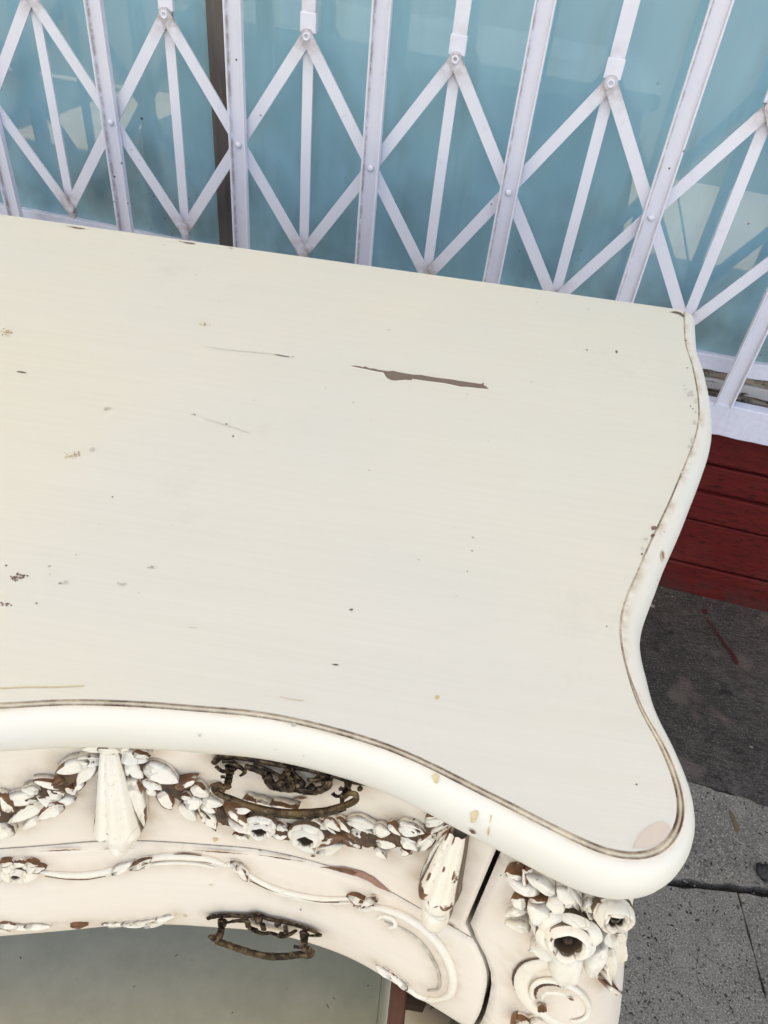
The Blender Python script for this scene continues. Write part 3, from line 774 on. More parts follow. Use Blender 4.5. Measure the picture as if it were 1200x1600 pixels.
cluster(31, 901, 17, 7, 22, M_CHIP, (2.6, 1.6), -.25)
cluster(24, 905, 8, 4, 7, M_CHIP_BROWN, (2.2, 1.5), -.25)
cluster(9, 945, 10, 4, 9, M_CHIP, (2.6, 1.6))
cluster(112, 711, 17, 6, 16, M_TAN, (3.0, 1.0), -.1)
cluster(118, 709, 12, 5, 7, M_CHIP, (1.3, .9))
cluster(320, 507, 9, 4, 7, M_TAN, (2.2, .9)); cluster(320, 508, 9, 4, 5, M_CHIP, (1.2, .9))
cluster(12, 520, 14, 5, 10, M_TAN, (3, 1.2), -.2); cluster(10, 519, 14, 6, 7, M_DARKNICK, (1.6, 1))
cluster(303, 648, 3, 2, 5, M_DARKNICK, (1.4, 1)); cluster(237, 887, 7, 2.5, 7, M_GREYCHIP, (2.6, 1)); cluster(238, 887, 5, 2, 4, M_DARKNICK, (1.4, .7))
cluster(166, 639, 8, 3, 6, M_GREYCHIP, (4, 1.2)); cluster(100, 911, 7, 4, 5, M_GREYCHIP, (4, 2)); cluster(190, 913, 8, 3, 5, M_GREYCHIP, (4, 2)); cluster(144, 703, 5, 4, 4, M_GREYCHIP, (3.4, 3))
for x, y, rx, ry, m in ((354,663,1.6,1.3,M_DARKNICK),(364,682,1.6,1.4,M_DARKNICK),(176,777,1.5,1.3,M_DARKNICK),(34,582,7,1.1,M_DARKNICK),(549,953,3,1.4,M_DARKNICK),(524,1039,5,1,M_DARKNICK),(300,981,7,.7,M_GREYCHIP),(683,1090,3.2,3.4,M_TAN),(607,516,2.6,1.2,M_GREYCHIP),(963,549,2,1.2,M_DARKNICK),(917,547,1.4,1.1,M_DARKNICK),(994,1226,1.7,1.4,M_DARKNICK),(57,943,1.8,1.2,M_DARKNICK),(10,884,2.2,1.3,M_DARKNICK),(948,979,1.4,1.1,M_DARKNICK),(730,893,1.1,.9,M_DARKNICK),(217,927,1.3,1.2,M_GREYCHIP),(509,607,1.4,.9,M_GREYCHIP),(730,617,1.4,.9,M_GREYCHIP),(763,690,1.3,.9,M_GREYCHIP),(155,820,1.2,1,M_GREYCHIP),(269,821,1.2,1,M_GREYCHIP),(78,898,1.5,1.1,M_TAN),(216,597,1.2,.9,M_GREYCHIP)):
    chip('top', blob(x, y, rx, ry, 8, .12), m)
chip('top', [(0,1075),(40,1073),(90,1073),(132,1071),(131,1073),(90,1075),(40,1075),(0,1077)], M_TAN)
chip('top', [(437,1088),(455,1092),(475,1094),(474,1096),(454,1094),(438,1090)], M_BLUSH)
chip('top', [(312,541),(352,546),(398,550),(425,553),(425,554),(396,551),(350,547)], M_FAINT)
chip('top', [(312,652),(340,660),(372,670),(390,676),(389,677),(371,671),(339,661)], M_FAINT)
chip('top', [(988,1325),(994,1314),(1002,1303),(1011,1294),(1023,1287),(1036,1284),(1044,1288),(1047,1297),(1042,1307),(1034,1315),(1022,1321),(1005,1326)], M_BLUSH, jag=.8)
Z4 = lambda x, y: (940 + x/3.81, 480 + y/3.81)
for x, y, rx, ry, m, rot in ((527,512,3.5,5.5,M_GREYCHIP,.7),(540,522,2.2,3,M_GREYCHIP,.7),(560,560,2.4,5,M_GREYCHIP,.2),(492,467,1.2,2.2,M_GREYCHIP,.9),(500,490,1,2.4,M_GREYCHIP,.9),(528,590,1.3,1,M_DARKNICK,0),(543,607,1.4,1,M_DARKNICK,0),(558,626,1.4,.9,M_DARKNICK,0),(553,690,3,4,M_GREYCHIP,-.6),(540,795,3.5,4.4,M_GREYCHIP,.3),(522,832,2.5,3,M_GREYCHIP,.2),(478,985,3.4,3,M_GREYCHIP,.2),(312,1318,4,3.2,M_CHIP,.2),(302,1362,2.5,3.2,M_CHIP_BROWN,.3),(262,1382,4,2.4,M_GREYCHIP,0),(242,1438,2.6,3.6,M_GREYCHIP,.2),(240,1472,1.5,1.8,M_CHIP_BROWN,0),(88,272,1.6,1,M_DARKNICK,0),(510,363,1.8,.7,M_CHIP_BROWN,0),(500,200,2.5,1,M_CHIP_BROWN,0)):
    chip('top', blob(*Z4(x, y), rx, ry, 9, rot, .35), m)
chip('top', [(1031,868),(1034,860),(1037,862),(1038,872),(1034,879),(1032,876)], M_BLUSH, .0006)
chip('top', [(1032,866),(1034,862),(1036,864),(1036,872),(1034,874)], M_CHIP_PINK, .0008)
chip('top', [(1046,488),(1055,486.8),(1063,488.5),(1069,493),(1070,497),(1066,495),(1060,491),(1053,489.5)], M_DARKNICK, .0005)
for a in ([(674,1212),(681,1209),(687,1214),(683,1224),(679,1222)], [(736,1270),(745,1265),(748,1270),(742,1284),(736,1284)]):
    chip('top', a, M_TAN, .0006, jag=.4)
chip('top', [(733,1294),(741,1296),(745,1301),(738,1300)], M_CHIP_BROWN, .0008)
chip('top', [(767,1272),(769,1273),(765,1300),(763,1306),(762,1300)], M_TAN, .0006)
for x, y, r in ((312,1148,2.6),(475,1180,1.4),(431,1170,1.2),(458,1133,4),(905,1393,2)):
    chip('top', blob(x, y, r, r * .8, 8), M_GREYCHIP, .0006)
# chips along the back edge
for x0, x1, y0 in ((102,134,353.6),(278,306,377.6),(356,364,388)):
    chip('top', [(x0, y0 - .6), (x1, y0 + (x1-x0)*.135 - .4), (x1 - 4, y0 + (x1-x0)*.135 + .6), ((x0+x1)/2, y0 + (x1-x0)*.07 + 1.4), (x0 + 6, y0 + .9)], M_CHIP, .0006, jag=.3)

# ------------------------------------------------------------------ carving
def leaf(kind, a, b, wpx, parent, mat=None, lift=.004, hgt=.0026, lean=.28, tip=0.0, name='leaf', cup=0.0, midrib=.25, pit=1.0, point=.0):
    pa, na = cast(kind, *a, lift); pb, nb = cast(kind, *b, lift + tip)
    nr = ((na + nb).normalized() + (CAML - pa).normalized() * lean).normalized(); ax = pb - pa; ln = ax.length
    dist = (pa - CAML).length; w = wpx / FPX * dist * .5 * 1.16
    w = max(w, .0012)
    ax.normalize(); sd = nr.cross(ax).normalized(); nr = ax.cross(sd)
    NI, NJ = 9, 9; rows = []; ats = []
    cup = cup or random.choice((0, 0, .55, .9)); seed = random.uniform(0, 90); skew = random.uniform(-1, 1)
    for i in range(NI):
        t = i / (NI - 1)
        e = math.sin(PI * t ** .82) ** .62 if 0 < t < 1 else 0
        wd = w * e * (1.18 - .28 * t) * (1 + .22 * mnoise.noise((t * 3, seed, 0)))
        r = []; at = []
        for j in range(NJ):
            s = (j - 4) / 4
            hh = hgt * (1 - s ** 4) ** .5 * (.45 + .55 * math.sin(PI * min(1, t * .9 + .12)))
            hh -= cup * hgt * math.exp(-(s * 2.2) ** 2) * e
            hh -= midrib * hgt * math.exp(-(s * 5) ** 2) * (1.1 - t) * 1.5
            hh += hgt * .35 * skew * s * e
            hh += .30 * hgt * mnoise.noise((s * 2.0 + seed, t * 3.5, 1))
            r.append(pa + ax * (ln * (-.08 + 1.16 * t)) + sd * (wd * s + w * .12 * skew * math.sin(PI * t)) + nr * hh)
            rimv = 1.0 if abs(s) > .7 or t > .9 else (.35 if abs(s) > .4 else 0)
            at.append((rimv, pit * (.9 if t < .12 else (.6 if abs(s) == 1 else (.35 if t < .3 else (.22 if abs(s) > .7 else .1))))))
        rows.append(r); ats.append(at)
    mb = MB(); mb.grid(rows, ats)
    # skirt down to the panel
    dn = -nr * (lift * .9 + .0015)
    for edge in ([r[0] for r in rows], [r[-1] for r in rows], rows[0], rows[-1]):
        mb.grid([edge, [p + dn * .96 for p in edge]], [[(.5, .2)] * len(edge), [(0, .62)] * len(edge)])
    return mb.build(name, mat or M_CARVE, parent, True, 70)
R5 = lambda p: (p[0] / 3.4286, 1140 + p[1] / 3.4286)
R6 = lambda p: (300 + p[0] / 3.4286, 1150 + p[1] / 3.4286)
R8 = lambda p: (620 + p[0] / 3.158, 1260 + p[1] / 3.158)
RP = lambda p: (780 + p[0] / 5.4545, 1330 + p[1] / 5.4545)
def pathpx(kind, pts, lift, n=10):
    c = catmull(pts, n); return [cast(kind, x, y, lift)[0] for x, y in c]
def rope(kind, pts, rpx, parent, mat, lift=.001, name='garland_stem', bumpy=.3, seg=10, squash=.8, n=10, wear=(0, 1), taper=False):
    P = pathpx(kind, pts, lift, n); dist = (P[0] - CAML).length; r0 = rpx / FPX * dist
    m = len(P)
    rad = [r0 * (1 + bumpy * mnoise.noise((i * .6, rpx, m))) * ((.35 + .65 * math.sin(PI * (i + .5) / m) ** .6) if taper else 1) for i in range(m)]
    up = cast(kind, *pts[len(pts)//2], lift)[1]
    mb = MB(); mb.tube(P, rad, seg, squash, up, [wear] * m)
    return mb.build(name, mat, parent, True, 70)
# dark wood shows between the leaves
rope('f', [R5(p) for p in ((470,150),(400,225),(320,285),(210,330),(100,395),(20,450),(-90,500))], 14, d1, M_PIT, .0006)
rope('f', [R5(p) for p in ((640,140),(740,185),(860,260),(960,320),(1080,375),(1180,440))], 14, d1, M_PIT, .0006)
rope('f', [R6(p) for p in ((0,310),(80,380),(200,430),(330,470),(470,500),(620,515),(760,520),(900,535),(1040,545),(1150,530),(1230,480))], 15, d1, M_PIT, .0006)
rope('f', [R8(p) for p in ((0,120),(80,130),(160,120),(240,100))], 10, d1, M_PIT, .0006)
W, B, N_, K = M_CARVE_WORN, M_CARVE_BARE, M_CARVE, M_CARVE_CLEAN
leaves5 = [((545,160),(415,160),62,K),((470,170),(310,222),74,N_),((500,170),(420,282),66,N_),((445,270),(395,330),44,B),((330,300),(190,272),52,W),((345,262),(280,292),34,B),((335,352),(258,322),58,N_),((310,390),(205,352),62,N_),((405,365),(308,392),46,K),((410,325),(350,308),38,W),((205,355),(8,378),72,N_),((210,325),(122,318),42,N_),((240,385),(58,488),70,N_),((338,400),(215,468),66,N_),((64,520),(-50,565),84,N_),((65,430),(0,350),60,B),((215,455),(125,525),40,K),((15,470),(-70,430),66,W),((-20,520),(-120,500),70,N_),
 ((640,130),(782,160),78,N_),((670,175),(762,246),66,K),((780,190),(948,272),88,N_),((770,265),(862,312),56,K),((795,295),(838,342),40,W),((870,320),(915,415),70,B),((945,300),(1045,268),46,B),((1030,305),(1112,345),58,N_),((975,352),(1022,360),38,W),((995,390),(1082,378),66,N_),((975,390),(1045,478),52,K),((1088,368),(1188,395),46,N_),((1080,395),(1152,438),48,W),((1085,430),(1155,522),60,N_),((1130,300),(1200,330),44,B),((720,120),(800,140),30,B)]
for a, b, wd, m in leaves5: leaf('f', R5(a), R5(b), wd / 3.4286, d1, m, lift=random.uniform(.002, .0045), tip=random.uniform(.0, .0015))
leaves6 = [((0,262),(86,312),56,N_),((68,338),(160,362),42,N_),((48,365),(125,490),58,W),((-10,345),(55,352),66,N_),((180,372),(310,490),62,B),((235,385),(320,385),40,N_),((205,440),(345,515),60,K),((225,520),(300,545),36,K),((430,500),(520,510),80,K),((530,540),(650,612),54,K),((640,450),(720,492),46,N_),((715,438),(792,500),54,N_),((700,455),(775,520),30,B),((655,560),(805,535),52,B),((680,615),(805,580),48,K),((775,438),(842,505),50,N_),((835,450),(985,482),60,N_),((820,520),(905,590),66,B),((860,505),(1000,535),74,N_),((975,495),(1062,512),62,N_),((995,560),(1095,580),56,W),((985,590),(1040,652),46,N_),((1055,465),(1130,530),56,B),((1115,478),(1210,520),56,N_),((1125,545),(1205,605),54,W),((1130,600),(1170,625),36,B),((430,360),(560,385),30,B),((330,345),(430,372),34,W),((280,330),(345,350),28,B)]
for a, b, wd, m in leaves6: leaf('f', R6(a), R6(b), wd / 3.4286, d1, m, lift=random.uniform(.002, .0045), tip=random.uniform(0, .0015))
leaves8 = [((15,85),(135,125),52,N_),((110,205),(192,135),54,N_),((25,150),(95,172),44,N_),((145,75),(245,58),42,N_),((185,140),(265,88),58,K),((30,195),(75,225),32,B),((150,45),(205,40),24,B)]
for a, b, wd, m in leaves8: leaf('f', R8(a), R8(b), wd / 3.158, d1, m, lift=random.uniform(.002, .0045))
def rose(kind, c, rpx, parent, mat, lift=.003, petals=(7, 6), hole=.42, hgt=.006, name='rose', tilt=0.0, dark=True, sq=.85):
    """a carved open rose: overlapping cupped petals round a hollow"""
    p, nr = cast(kind, *c, lift); px, _ = cast(kind, c[0] + 10, c[1], lift)
    R = rpx / FPX * (p - CAML).length
    if tilt: nr = (nr + (CAML - p).normalized() * tilt).normalized()
    ux = (px - p); ux = (ux - nr * ux.dot(nr)).normalized(); uy = nr.cross(ux)
    mb = MB()
    for ri, cnt in enumerate(petals):
        Rr = R * (1 - .30 * ri); base = R * (.50 - .1 * ri); zb = hgt * (.2 + .55 * ri)
        for k in range(cnt):
            a0 = 2*PI*(k + .5 * ri) / cnt + random.uniform(-.15, .15); half_ = PI / cnt * 1.28; rr = Rr * random.uniform(.93, 1.07)
            rows = []; ats = []
            for i in range(7):
                t = i / 6; r = []; at = []
                for j in range(9):
                    s = (j - 4) / 4; ang = a0 + half_ * s * (.75 + .25 * t)
                    rad = base + (rr * (1 - .16 * s ** 4 - .05*s*s) - base) * t
                    z = zb + hgt * (.75 * math.sin(PI * (.15 + .72 * t)) - .28 * abs(s) ** 2 * (1 - t * .2)) + .0006 * k % .0012
                    r.append(p + (ux * math.cos(ang) + uy * math.sin(ang) * sq) * rad + nr * z)
                    at.append((1.0 if i == 6 else (.5 if abs(s) == 1 else 0), .9 if i == 0 else (.5 if abs(s) == 1 else 0)))
                rows.append(r); ats.append(at)
            mb.grid(rows, ats)
            dn = -nr * (zb + .002)
            mb.grid([rows[-1], [q + dn for q in rows[-1]]], [[(.5, .6)] * 9, [(0, 1)] * 9])
    # rim of the hollow and the dark pit inside it
    rows = []; ats = []; hr = R * hole
    for a, b, rm, pt_ in ((1.55, .75, 0, .3), (1.35, 1.28, .2, 0), (1.12, 1.42, .8, 0), (1.0, 1.2, .4, .3), (.93, .6, 0, 1), (.8, .1, 0, 1)):
        rows.append([p + (ux * math.cos(t) + uy * math.sin(t) * sq) * hr * a * (1 + .05 * math.sin(3*t + 1)) + nr * hgt * b for t in [2*PI*k/20 for k in range(21)]]); ats.append([(rm, pt_)] * 21)
    mb.grid(rows, ats)
    mb.add([q for q in rows[-1][:-1]], [tuple(range(20))], [(0, 1)] * 20, mi=1)
    for _ in range(5):
        t = random.uniform(0, 6.28); q = p + (ux * math.cos(t) + uy * math.sin(t)) * hr * .4 + nr * hgt * .3
        mb.ball(q, hr * .3, 8, (1, 1, 1), 1, .4)
    return mb.build(name, [mat, M_PIT], parent, True, 60)
rose('f', R6((372,462)), 25, d1, M_CARVE_WORN, .003, (6, 5), .5, .005)
rose('f', R6((622,512)), 28, d1, M_CARVE_WORN, .003, (6, 5), .5, .005)
# fluted pendants (husks tied in cloth)
def pendant(kind, topc, botc, w0, w1, parent, knob, flutes=4):
    a, na = cast(kind, *topc, .004); b, nb = cast(kind, *botc, .006); nr = (na + nb).normalized(); ax = b - a; ln = ax.length; ax.normalize()
    sd = nr.cross(ax).normalized(); nr = ax.cross(sd); sc = (a - CAML).length / FPX
    rows = []; ats = []; NJ = 33
    for i in range(15):
        t = i / 14; wd = (w0 + (w1 - w0) * t ** .9) * sc * .5 * (1 if i < 13 else 1.04); hg = .0040 + .0065 * t
        r = []; at = []
        for j in range(NJ):
            s = -1 + 2 * j / (NJ - 1); fl = abs(math.sin((s + 1) * PI / 2 * flutes))
            z = hg * (1 - abs(s) ** 2.8) ** .5 * (.80 + .24 * fl)
            if i == 14: z *= 1.06
            r.append(a + ax * (ln * t) + sd * (wd * s) + nr * z); at.append((1 if i >= 13 else (.6 if fl > .9 or s > .75 else 0), (.22 if fl < .2 else 0) + (.7 if abs(s) > .93 else 0)))
        rows.append(r); ats.append(at)
    mb = MB(); mb.grid(rows, ats)
    for e in ([r[0] for r in rows], [r[-1] for r in rows], rows[-1]):
        mb.grid([e, [q - nr * .013 - ax * (.0022 if e is rows[-1] else 0) for q in e]], [[(.4, .7)] * len(e), [(0, 1)] * len(e)])
    # end knob: two stepped lobes
    for (c0, c1, kw, hh) in knob:
        p0, _ = cast(kind, *c0, .007); p1, _ = cast(kind, *c1, .006); x2 = (p1 - p0); l2 = x2.length; x2.normalize(); rows = []; ats = []
        for i in range(8):
            t = i / 7; e = (1 - (2*t - 1) ** 4) ** .5 if 0 < t < 1 else .02; r = []; at = []
            for j in range(13):
                s = -1 + j / 6; r.append(p0 + x2 * l2 * t + sd * (kw * sc * .5 * (e * .35 + .65) * s) + nr * (hh * e * (1 - s * s) ** .5)); at.append((.9 if i > 5 or abs(s) > .9 else 0, .7 if i == 0 else 0))
            rows.append(r); ats.append(at)
        mb.grid(rows, ats)
        for e in (rows[-1], [r[0] for r in rows], [r[-1] for r in rows]): mb.grid([e, [q - nr * .01 for q in e]], [[(.5, .6)] * len(e), [(0, 1)] * len(e)])
    return mb.build('pendant', M_CARVE, parent, True, 70)
pendant('f', R5((588,105)), R5((640,515)), 26, 72, d1, [(R5((648,500)), R5((660,582)), 52, .010), (R5((640,560)), R5((650,630)), 32, .009)], 3)
leaf('f', R5((590,85)), R5((450,100)), 18, d1, K, lift=.005); leaf('f', R5((590,85)), R5((690,95)), 16, d1, K, lift=.005)
leaf('f', R5((530,100)), R5((640,112)), 17, d1, K, lift=.008)
leaf('f', R5((700,250)), R5((770,495)), 22, d1, N_, lift=.006); leaf('f', R5((560,200)), R5((520,260)), 12, d1, N_, lift=.004)
pendant('f', R8((300,120)), R8((208,410)), 30, 60, d1, [(R8((212,400)), R8((196,480)), 50, .010), (R8((202,465)), R8((185,565)), 44, .010)], 3)
leaf('f', R8((260,120)), R8((110,385)), 14, d1, W, lift=.006)
# third pendant and more garland out to the left, just outside the picture
pendant('f', (-195, 1160), (-190, 1300), 24, 60, d1, [((-188, 1292), (-186, 1320), 44, .012)], 4)
for k in range(10):
    f = k / 9; x = -40 - 140 * f; y = 1290 - 110 * f * f; leaf('f', (x + 15, y - 8 + 16 * (k % 2)), (x - 18, y - 4 + 16 * (k % 2)), 18, d1, (N_, W)[k % 2])

# scroll border of the second drawer
def scroll(kind, pts, r, parent, mat=M_SCROLL, n=12, taper=True, lift=.0004, squash=.8, wear=(.35, .15), name='scroll'):
    return rope(kind, pts, r, parent, mat, lift, name, .12, 10, squash, n, wear, taper)
scroll('f', [(60,1361),(90,1366),(130,1367),(165,1362),(195,1352),(215,1345)], 5.5, d2)
scroll('f', [(200,1354),(225,1344),(260,1338),(300,1339),(330,1343),(352,1352)], 5.8, d2)
scroll('f', [(190,1362),(225,1352),(265,1348),(310,1350),(335,1356)], 3.0, d2)
scroll('f', [(352,1352),(366,1350),(378,1354),(380,1364),(372,1366)], 5.5, d2, M_CARVE_WORN)
scroll('f', [(380,1360),(400,1374),(430,1388),(465,1398),(505,1404),(545,1404)], 5.2, d2)
scroll('f', [(395,1378),(430,1394),(470,1405),(520,1411),(548,1411)], 2.4, d2)
scroll('f', [(545,1402),(562,1403),(575,1409),(580,1416),(570,1420),(556,1414)], 5, d2, M_CARVE_WORN)
scroll('f', [(575,1415),(600,1420),(630,1430),(660,1449),(685,1474),(702,1505),(708,1532),(704,1552),(692,1560)], 7.5, d2, wear=(.2, .1))
scroll('f', [(588,1436),(600,1432),(614,1436),(618,1446),(608,1450)], 3.6, d2, M_CARVE_WORN)
scroll('f', [(600,1440),(630,1452),(655,1470),(675,1497),(686,1525),(684,1545),(668,1548)], 2.6, d2, wear=(.1, .5))
scroll('f', [(695,1560),(675,1562),(655,1556),(640,1546),(625,1535),(605,1520),(585,1506)], 5.0, d2, M_CARVE)
for a, b, wd, m in (((178,1362),(206,1346),13,M_CARVE_WORN),((206,1356),(236,1340),12,M_CARVE_BARE),((224,1352),(238,1346),10,M_CARVE_WORN),((362,1346),(388,1364),14,M_CARVE_WORN),((372,1350),(386,1374),10,M_CARVE_BARE),((545,1398),(582,1412),13,M_CARVE_WORN),((556,1412),(588,1408),10,M_CARVE_WORN),((585,1402),(560,1420),10,N_),((636,1542),(610,1520),9,W),((612,1524),(588,1508),9,W)):
    leaf('f', a, b, wd, d2, m, lift=.0015, hgt=.0028)
for pts in ([(70,1369),(100,1373),(135,1374),(165,1369)], [(240,1347),(265,1343),(300,1344),(330,1349)], [(390,1376),(420,1390),(450,1399)], [(470,1404),(500,1409),(530,1410)], [(700,1500),(710,1528),(708,1552)], [(600,1518),(620,1534),(640,1547)], [(262,1336),(290,1334),(315,1337)]):
    scroll('f', pts, 1.3, d2, M_CHIP_BROWN, 6, True, .0012, .5, (0, 1), 'bare_edge')
# rosette
for k in range(7):
    a = 2*PI*k/7 + .3; leaf('f', (30 + 7*math.cos(a), 1360 + 5*math.sin(a)), (30 + 31*math.cos(a), 1360 + 20*math.sin(a)), 21, d2, (M_CARVE, K)[k % 2], lift=.001, hgt=.003, midrib=.1)
rose('f', (27, 1362), 12, d2, M_CARVE, .002, (6,), .45, .003, 'rosette_centre')
leaf('f', (5, 1362), (-22, 1362), 30, d2, K, lift=.001); leaf('f', (50, 1356), (72, 1354), 14, d2, M_CARVE_BARE, lift=.0012)
for k, x in enumerate((8, 30, 48)): leaf('f', (x - 8, 1348 - k), (x + 12, 1346 + k * 2), 8, d2, M_CARVE_BARE, lift=.0025)
# small carved tufts low on the second drawer
for a, b, wd, m in (((170,1447),(205,1441),8,W),((190,1450),(228,1444),8,W),((205,1443),(240,1436),8,N_),((225,1446),(262,1436),8,W),((240,1438),(272,1430),7,N_),((160,1451),(190,1452),7,N_),((0,1442),(28,1446),8,W),((20,1446),(52,1448),7,N_),((40,1446),(78,1446),7,N_),((-20,1446),(14,1455),9,W),((110,1456),(135,1454),6,B)):
    leaf('f', a, b, wd, d2, m, lift=.001, hgt=.002)
# bare patch along the crack between the drawers
chip('f', [(505,1352),(520,1353),(535,1353),(553,1357),(570,1362),(585,1370),(594,1378),(603,1385),(611,1393),(598,1388),(585,1381),(575,1374),(560,1368),(540,1362),(520,1357)], M_CHIP_PINK, .0009, 'paint_chip', d1, jag=.7)
chip('f', [(500,1351),(520,1353),(542,1355),(560,1361),(553,1364),(535,1360),(515,1355)], M_CHIP_BROWN, .0012, 'paint_chip', d1, jag=.5)
for x0, y0, x1, y1 in ((60,1328,140,1325),(150,1325,215,1323),(300,1326,390,1333),(400,1333,480,1345),(690,1436,720,1451)):
    chip('f', [(x0, y0), ((x0+x1)/2, (y0+y1)/2 - 1.2), (x1, y1), ((x0+x1)/2, (y0+y1)/2 + .8)], M_CHIP_BROWN, .0009, 'paint_chip', d1, jag=.4)
for x, y, rx, ry, m in ((337,1311,4,2.8,M_TAN),(470,1245,12,2.2,M_CHIP_BROWN),(489,1336,4,1.4,M_CHIP_BROWN),(335,1247,3,1.2,M_CHIP_BROWN)):
    chip('f', blob(x, y, rx, ry, 9), m, .0007, 'paint_chip', d1)
for x, y, rx, ry, m in ((470,1420,1.4,1.2,M_DARKNICK),(330,1382,3.5,1,M_TAN),(290,1430,3,1,M_TAN),(123,1454,10,2.6,M_CHIP_BROWN)):
    chip('f', blob(x, y, rx, ry, 8), m, .0007, 'paint_chip', d2)

# corner post carving
pl = [((215,180),(70,150),56,B),((330,320),(75,205),84,K),((470,330),(225,170),100,K),((240,400),(115,390),95,N_),((240,460),(70,520),80,K),((260,640),(65,590),100,K),((620,420),(500,290),120,K),((690,470),(590,290),70,N_),((830,420),(700,460),80,K),((800,520),(740,440),60,N_),((420,380),(260,370),34,B),((240,250),(215,110),24,B),((310,110),(210,125),26,B)]
for a, b, wd, m in pl: leaf('p', RP(a), RP(b), wd / 5.4545, cpost, m, lift=.004, hgt=.005, midrib=.08)
for a, b, wd, m, lf in (((430,700),(270,560),150,K,.005),((400,560),(260,430),150,K,.006),((480,820),(275,810),150,K,.004),((580,830),(540,1100),230,K,.005),((850,780),(800,1010),170,K,.005),((900,790),(955,1130),130,N_,.003),((960,690),(1000,930),100,K,.002),((900,640),(990,760),150,K,.003),((870,1090),(985,1165),50,B,.0045),((560,420),(420,420),110,K,.006)):
    leaf('p', RP(a), RP(b), wd / 5.4545, cpost, m, lift=lf, hgt=.006, midrib=.05, pit=.8)
rose('p', RP((580,680)), 43, cpost, M_CARVE, .006, (6, 5), .46, .007, tilt=.25, sq=.95)
rose('p', RP((940,450)), 28, cpost, M_CARVE, .005, (6, 5), .62, .008, tilt=.25)
# volute
def ell(cx, cy, rx, ry, rot, t0, t1, n=14):
    return [(cx + rx*math.cos(t)*math.cos(rot) - ry*math.sin(t)*math.sin(rot), cy + rx*math.cos(t)*math.sin(rot) + ry*math.sin(t)*math.cos(rot)) for t in [t0 + (t1-t0)*k/(n-1) for k in range(n)]]
rope('p', [RP(p) for p in ((600,985),(480,950),(350,950),(240,1000),(185,1095),(200,1200),(270,1310),(390,1410),(540,1490))], 12, cpost, M_CARVE_CLEAN, -.0008, 'volute', .05, 14, .55, 8, (.05, .15), True)
rope('p', [RP(p) for p in ((420,915),(300,918),(190,955),(125,1045),(130,1150),(190,1270),(300,1390),(400,1450))], 2.0, cpost, M_PIT, .0004, 'volute_groove', .6, 8, .5, 8, (.1, .9), True)
E = [RP(p) for p in ell(520, 1275, 262, 148, .45, 2.5, 7.2, 24)]
rope('p', E, 4.4, cpost, M_CARVE_CLEAN, .0008, 'volute', .05, 12, .8, 5, (.1, .15), True)
rope('p', [RP(p) for p in ell(520, 1282, 228, 122, .45, 2.6, 4.6, 12)], 2.6, cpost, M_PIT, -.0004, 'volute_groove', .6, 8, .5, 5, (.1, .9), True)
rope('p', [RP(p) for p in ell(530, 1300, 170, 84, .45, 2.4, 5.6, 12)], 5.5, cpost, M_CARVE_CLEAN, -.0016, 'volute', .1, 12, .6, 5, (.1, .1), True)
for a, b, wd, m in (((140,1420),(260,1440),60,W),((260,1430),(380,1450),60,N_),((120,1470),(150,1400),40,B),((330,1330),(400,1340),30,B)):
    leaf('p', RP(a), RP(b), wd / 5.4545, cpost, m, lift=.002, hgt=.004)
for x, y, rx, ry, m in ((1040,765,2,1.2,M_DARKNICK),(1033,1200,1.3,3,M_CHIP_BROWN),(1045,1290,1.6,3,M_CHIP_BROWN),(1058,1385,1.5,2.6,M_CHIP_BROWN),(15,195,1.3,.9,M_DARKNICK),(610,1250,5,1.6,M_CHIP_BROWN)):
    chip('p', blob(*RP((x, y)), rx, ry, 8, .3), m, .0008, 'paint_chip', cpost)

# handles
def handle(kind, parent, H4, plate, lower, lobes, posts, bail, s=1.0, lf=.0025):
    """pierced cast backplate, two posts and a swinging bail"""
    mb = MB()
    def T(pts, r, lift, n=8, bump=.25, sq=.6, wear=(0, 0)):
        P = pathpx(kind, [H4(p) for p in pts], lift, n) if not isinstance(lift, (list, tuple)) else None
        if P is None:
            c = catmull([(*H4(p), l) for p, l in zip(pts, lift)], n); P = [cast(kind, x, y, l)[0] for x, y, l in c]
        dist = (P[0] - CAML).length; m = len(P)
        if not isinstance(r, (list, tuple)): r = [r] * len(pts)
        if not isinstance(lift, (list, tuple)) and lift < .006: r = [x * .68 for x in r]; bump *= .7
        rr = np.interp(np.linspace(0, len(pts) - 1, m), range(len(pts)), r)
        mb.tube(P, [max(.0006, a / FPX * dist * s * (1 + bump * mnoise.noise((i * .9, a, len(pts) + i * .3)))) for i, a in enumerate(rr)], 10, sq, cast(kind, *H4(pts[0]), 0)[1], [wear] * m)
    for a in plate: T(*a)
    for a in lower: T(*a)
    for x, y, r, l in lobes:
        p, nr = cast(kind, *H4((x, y)), l); mb.ball(p, .85 * r / FPX * (p - CAML).length * s, 12, (1, 1, 1), 0, .35)
    for a in posts: T(*a)
    for a in bail: T(*a)
    return mb.build('handle', M_BRASS, parent, True, 60)
H4 = lambda p: (300 + p[0] / 4, 1160 + p[1] / 4)
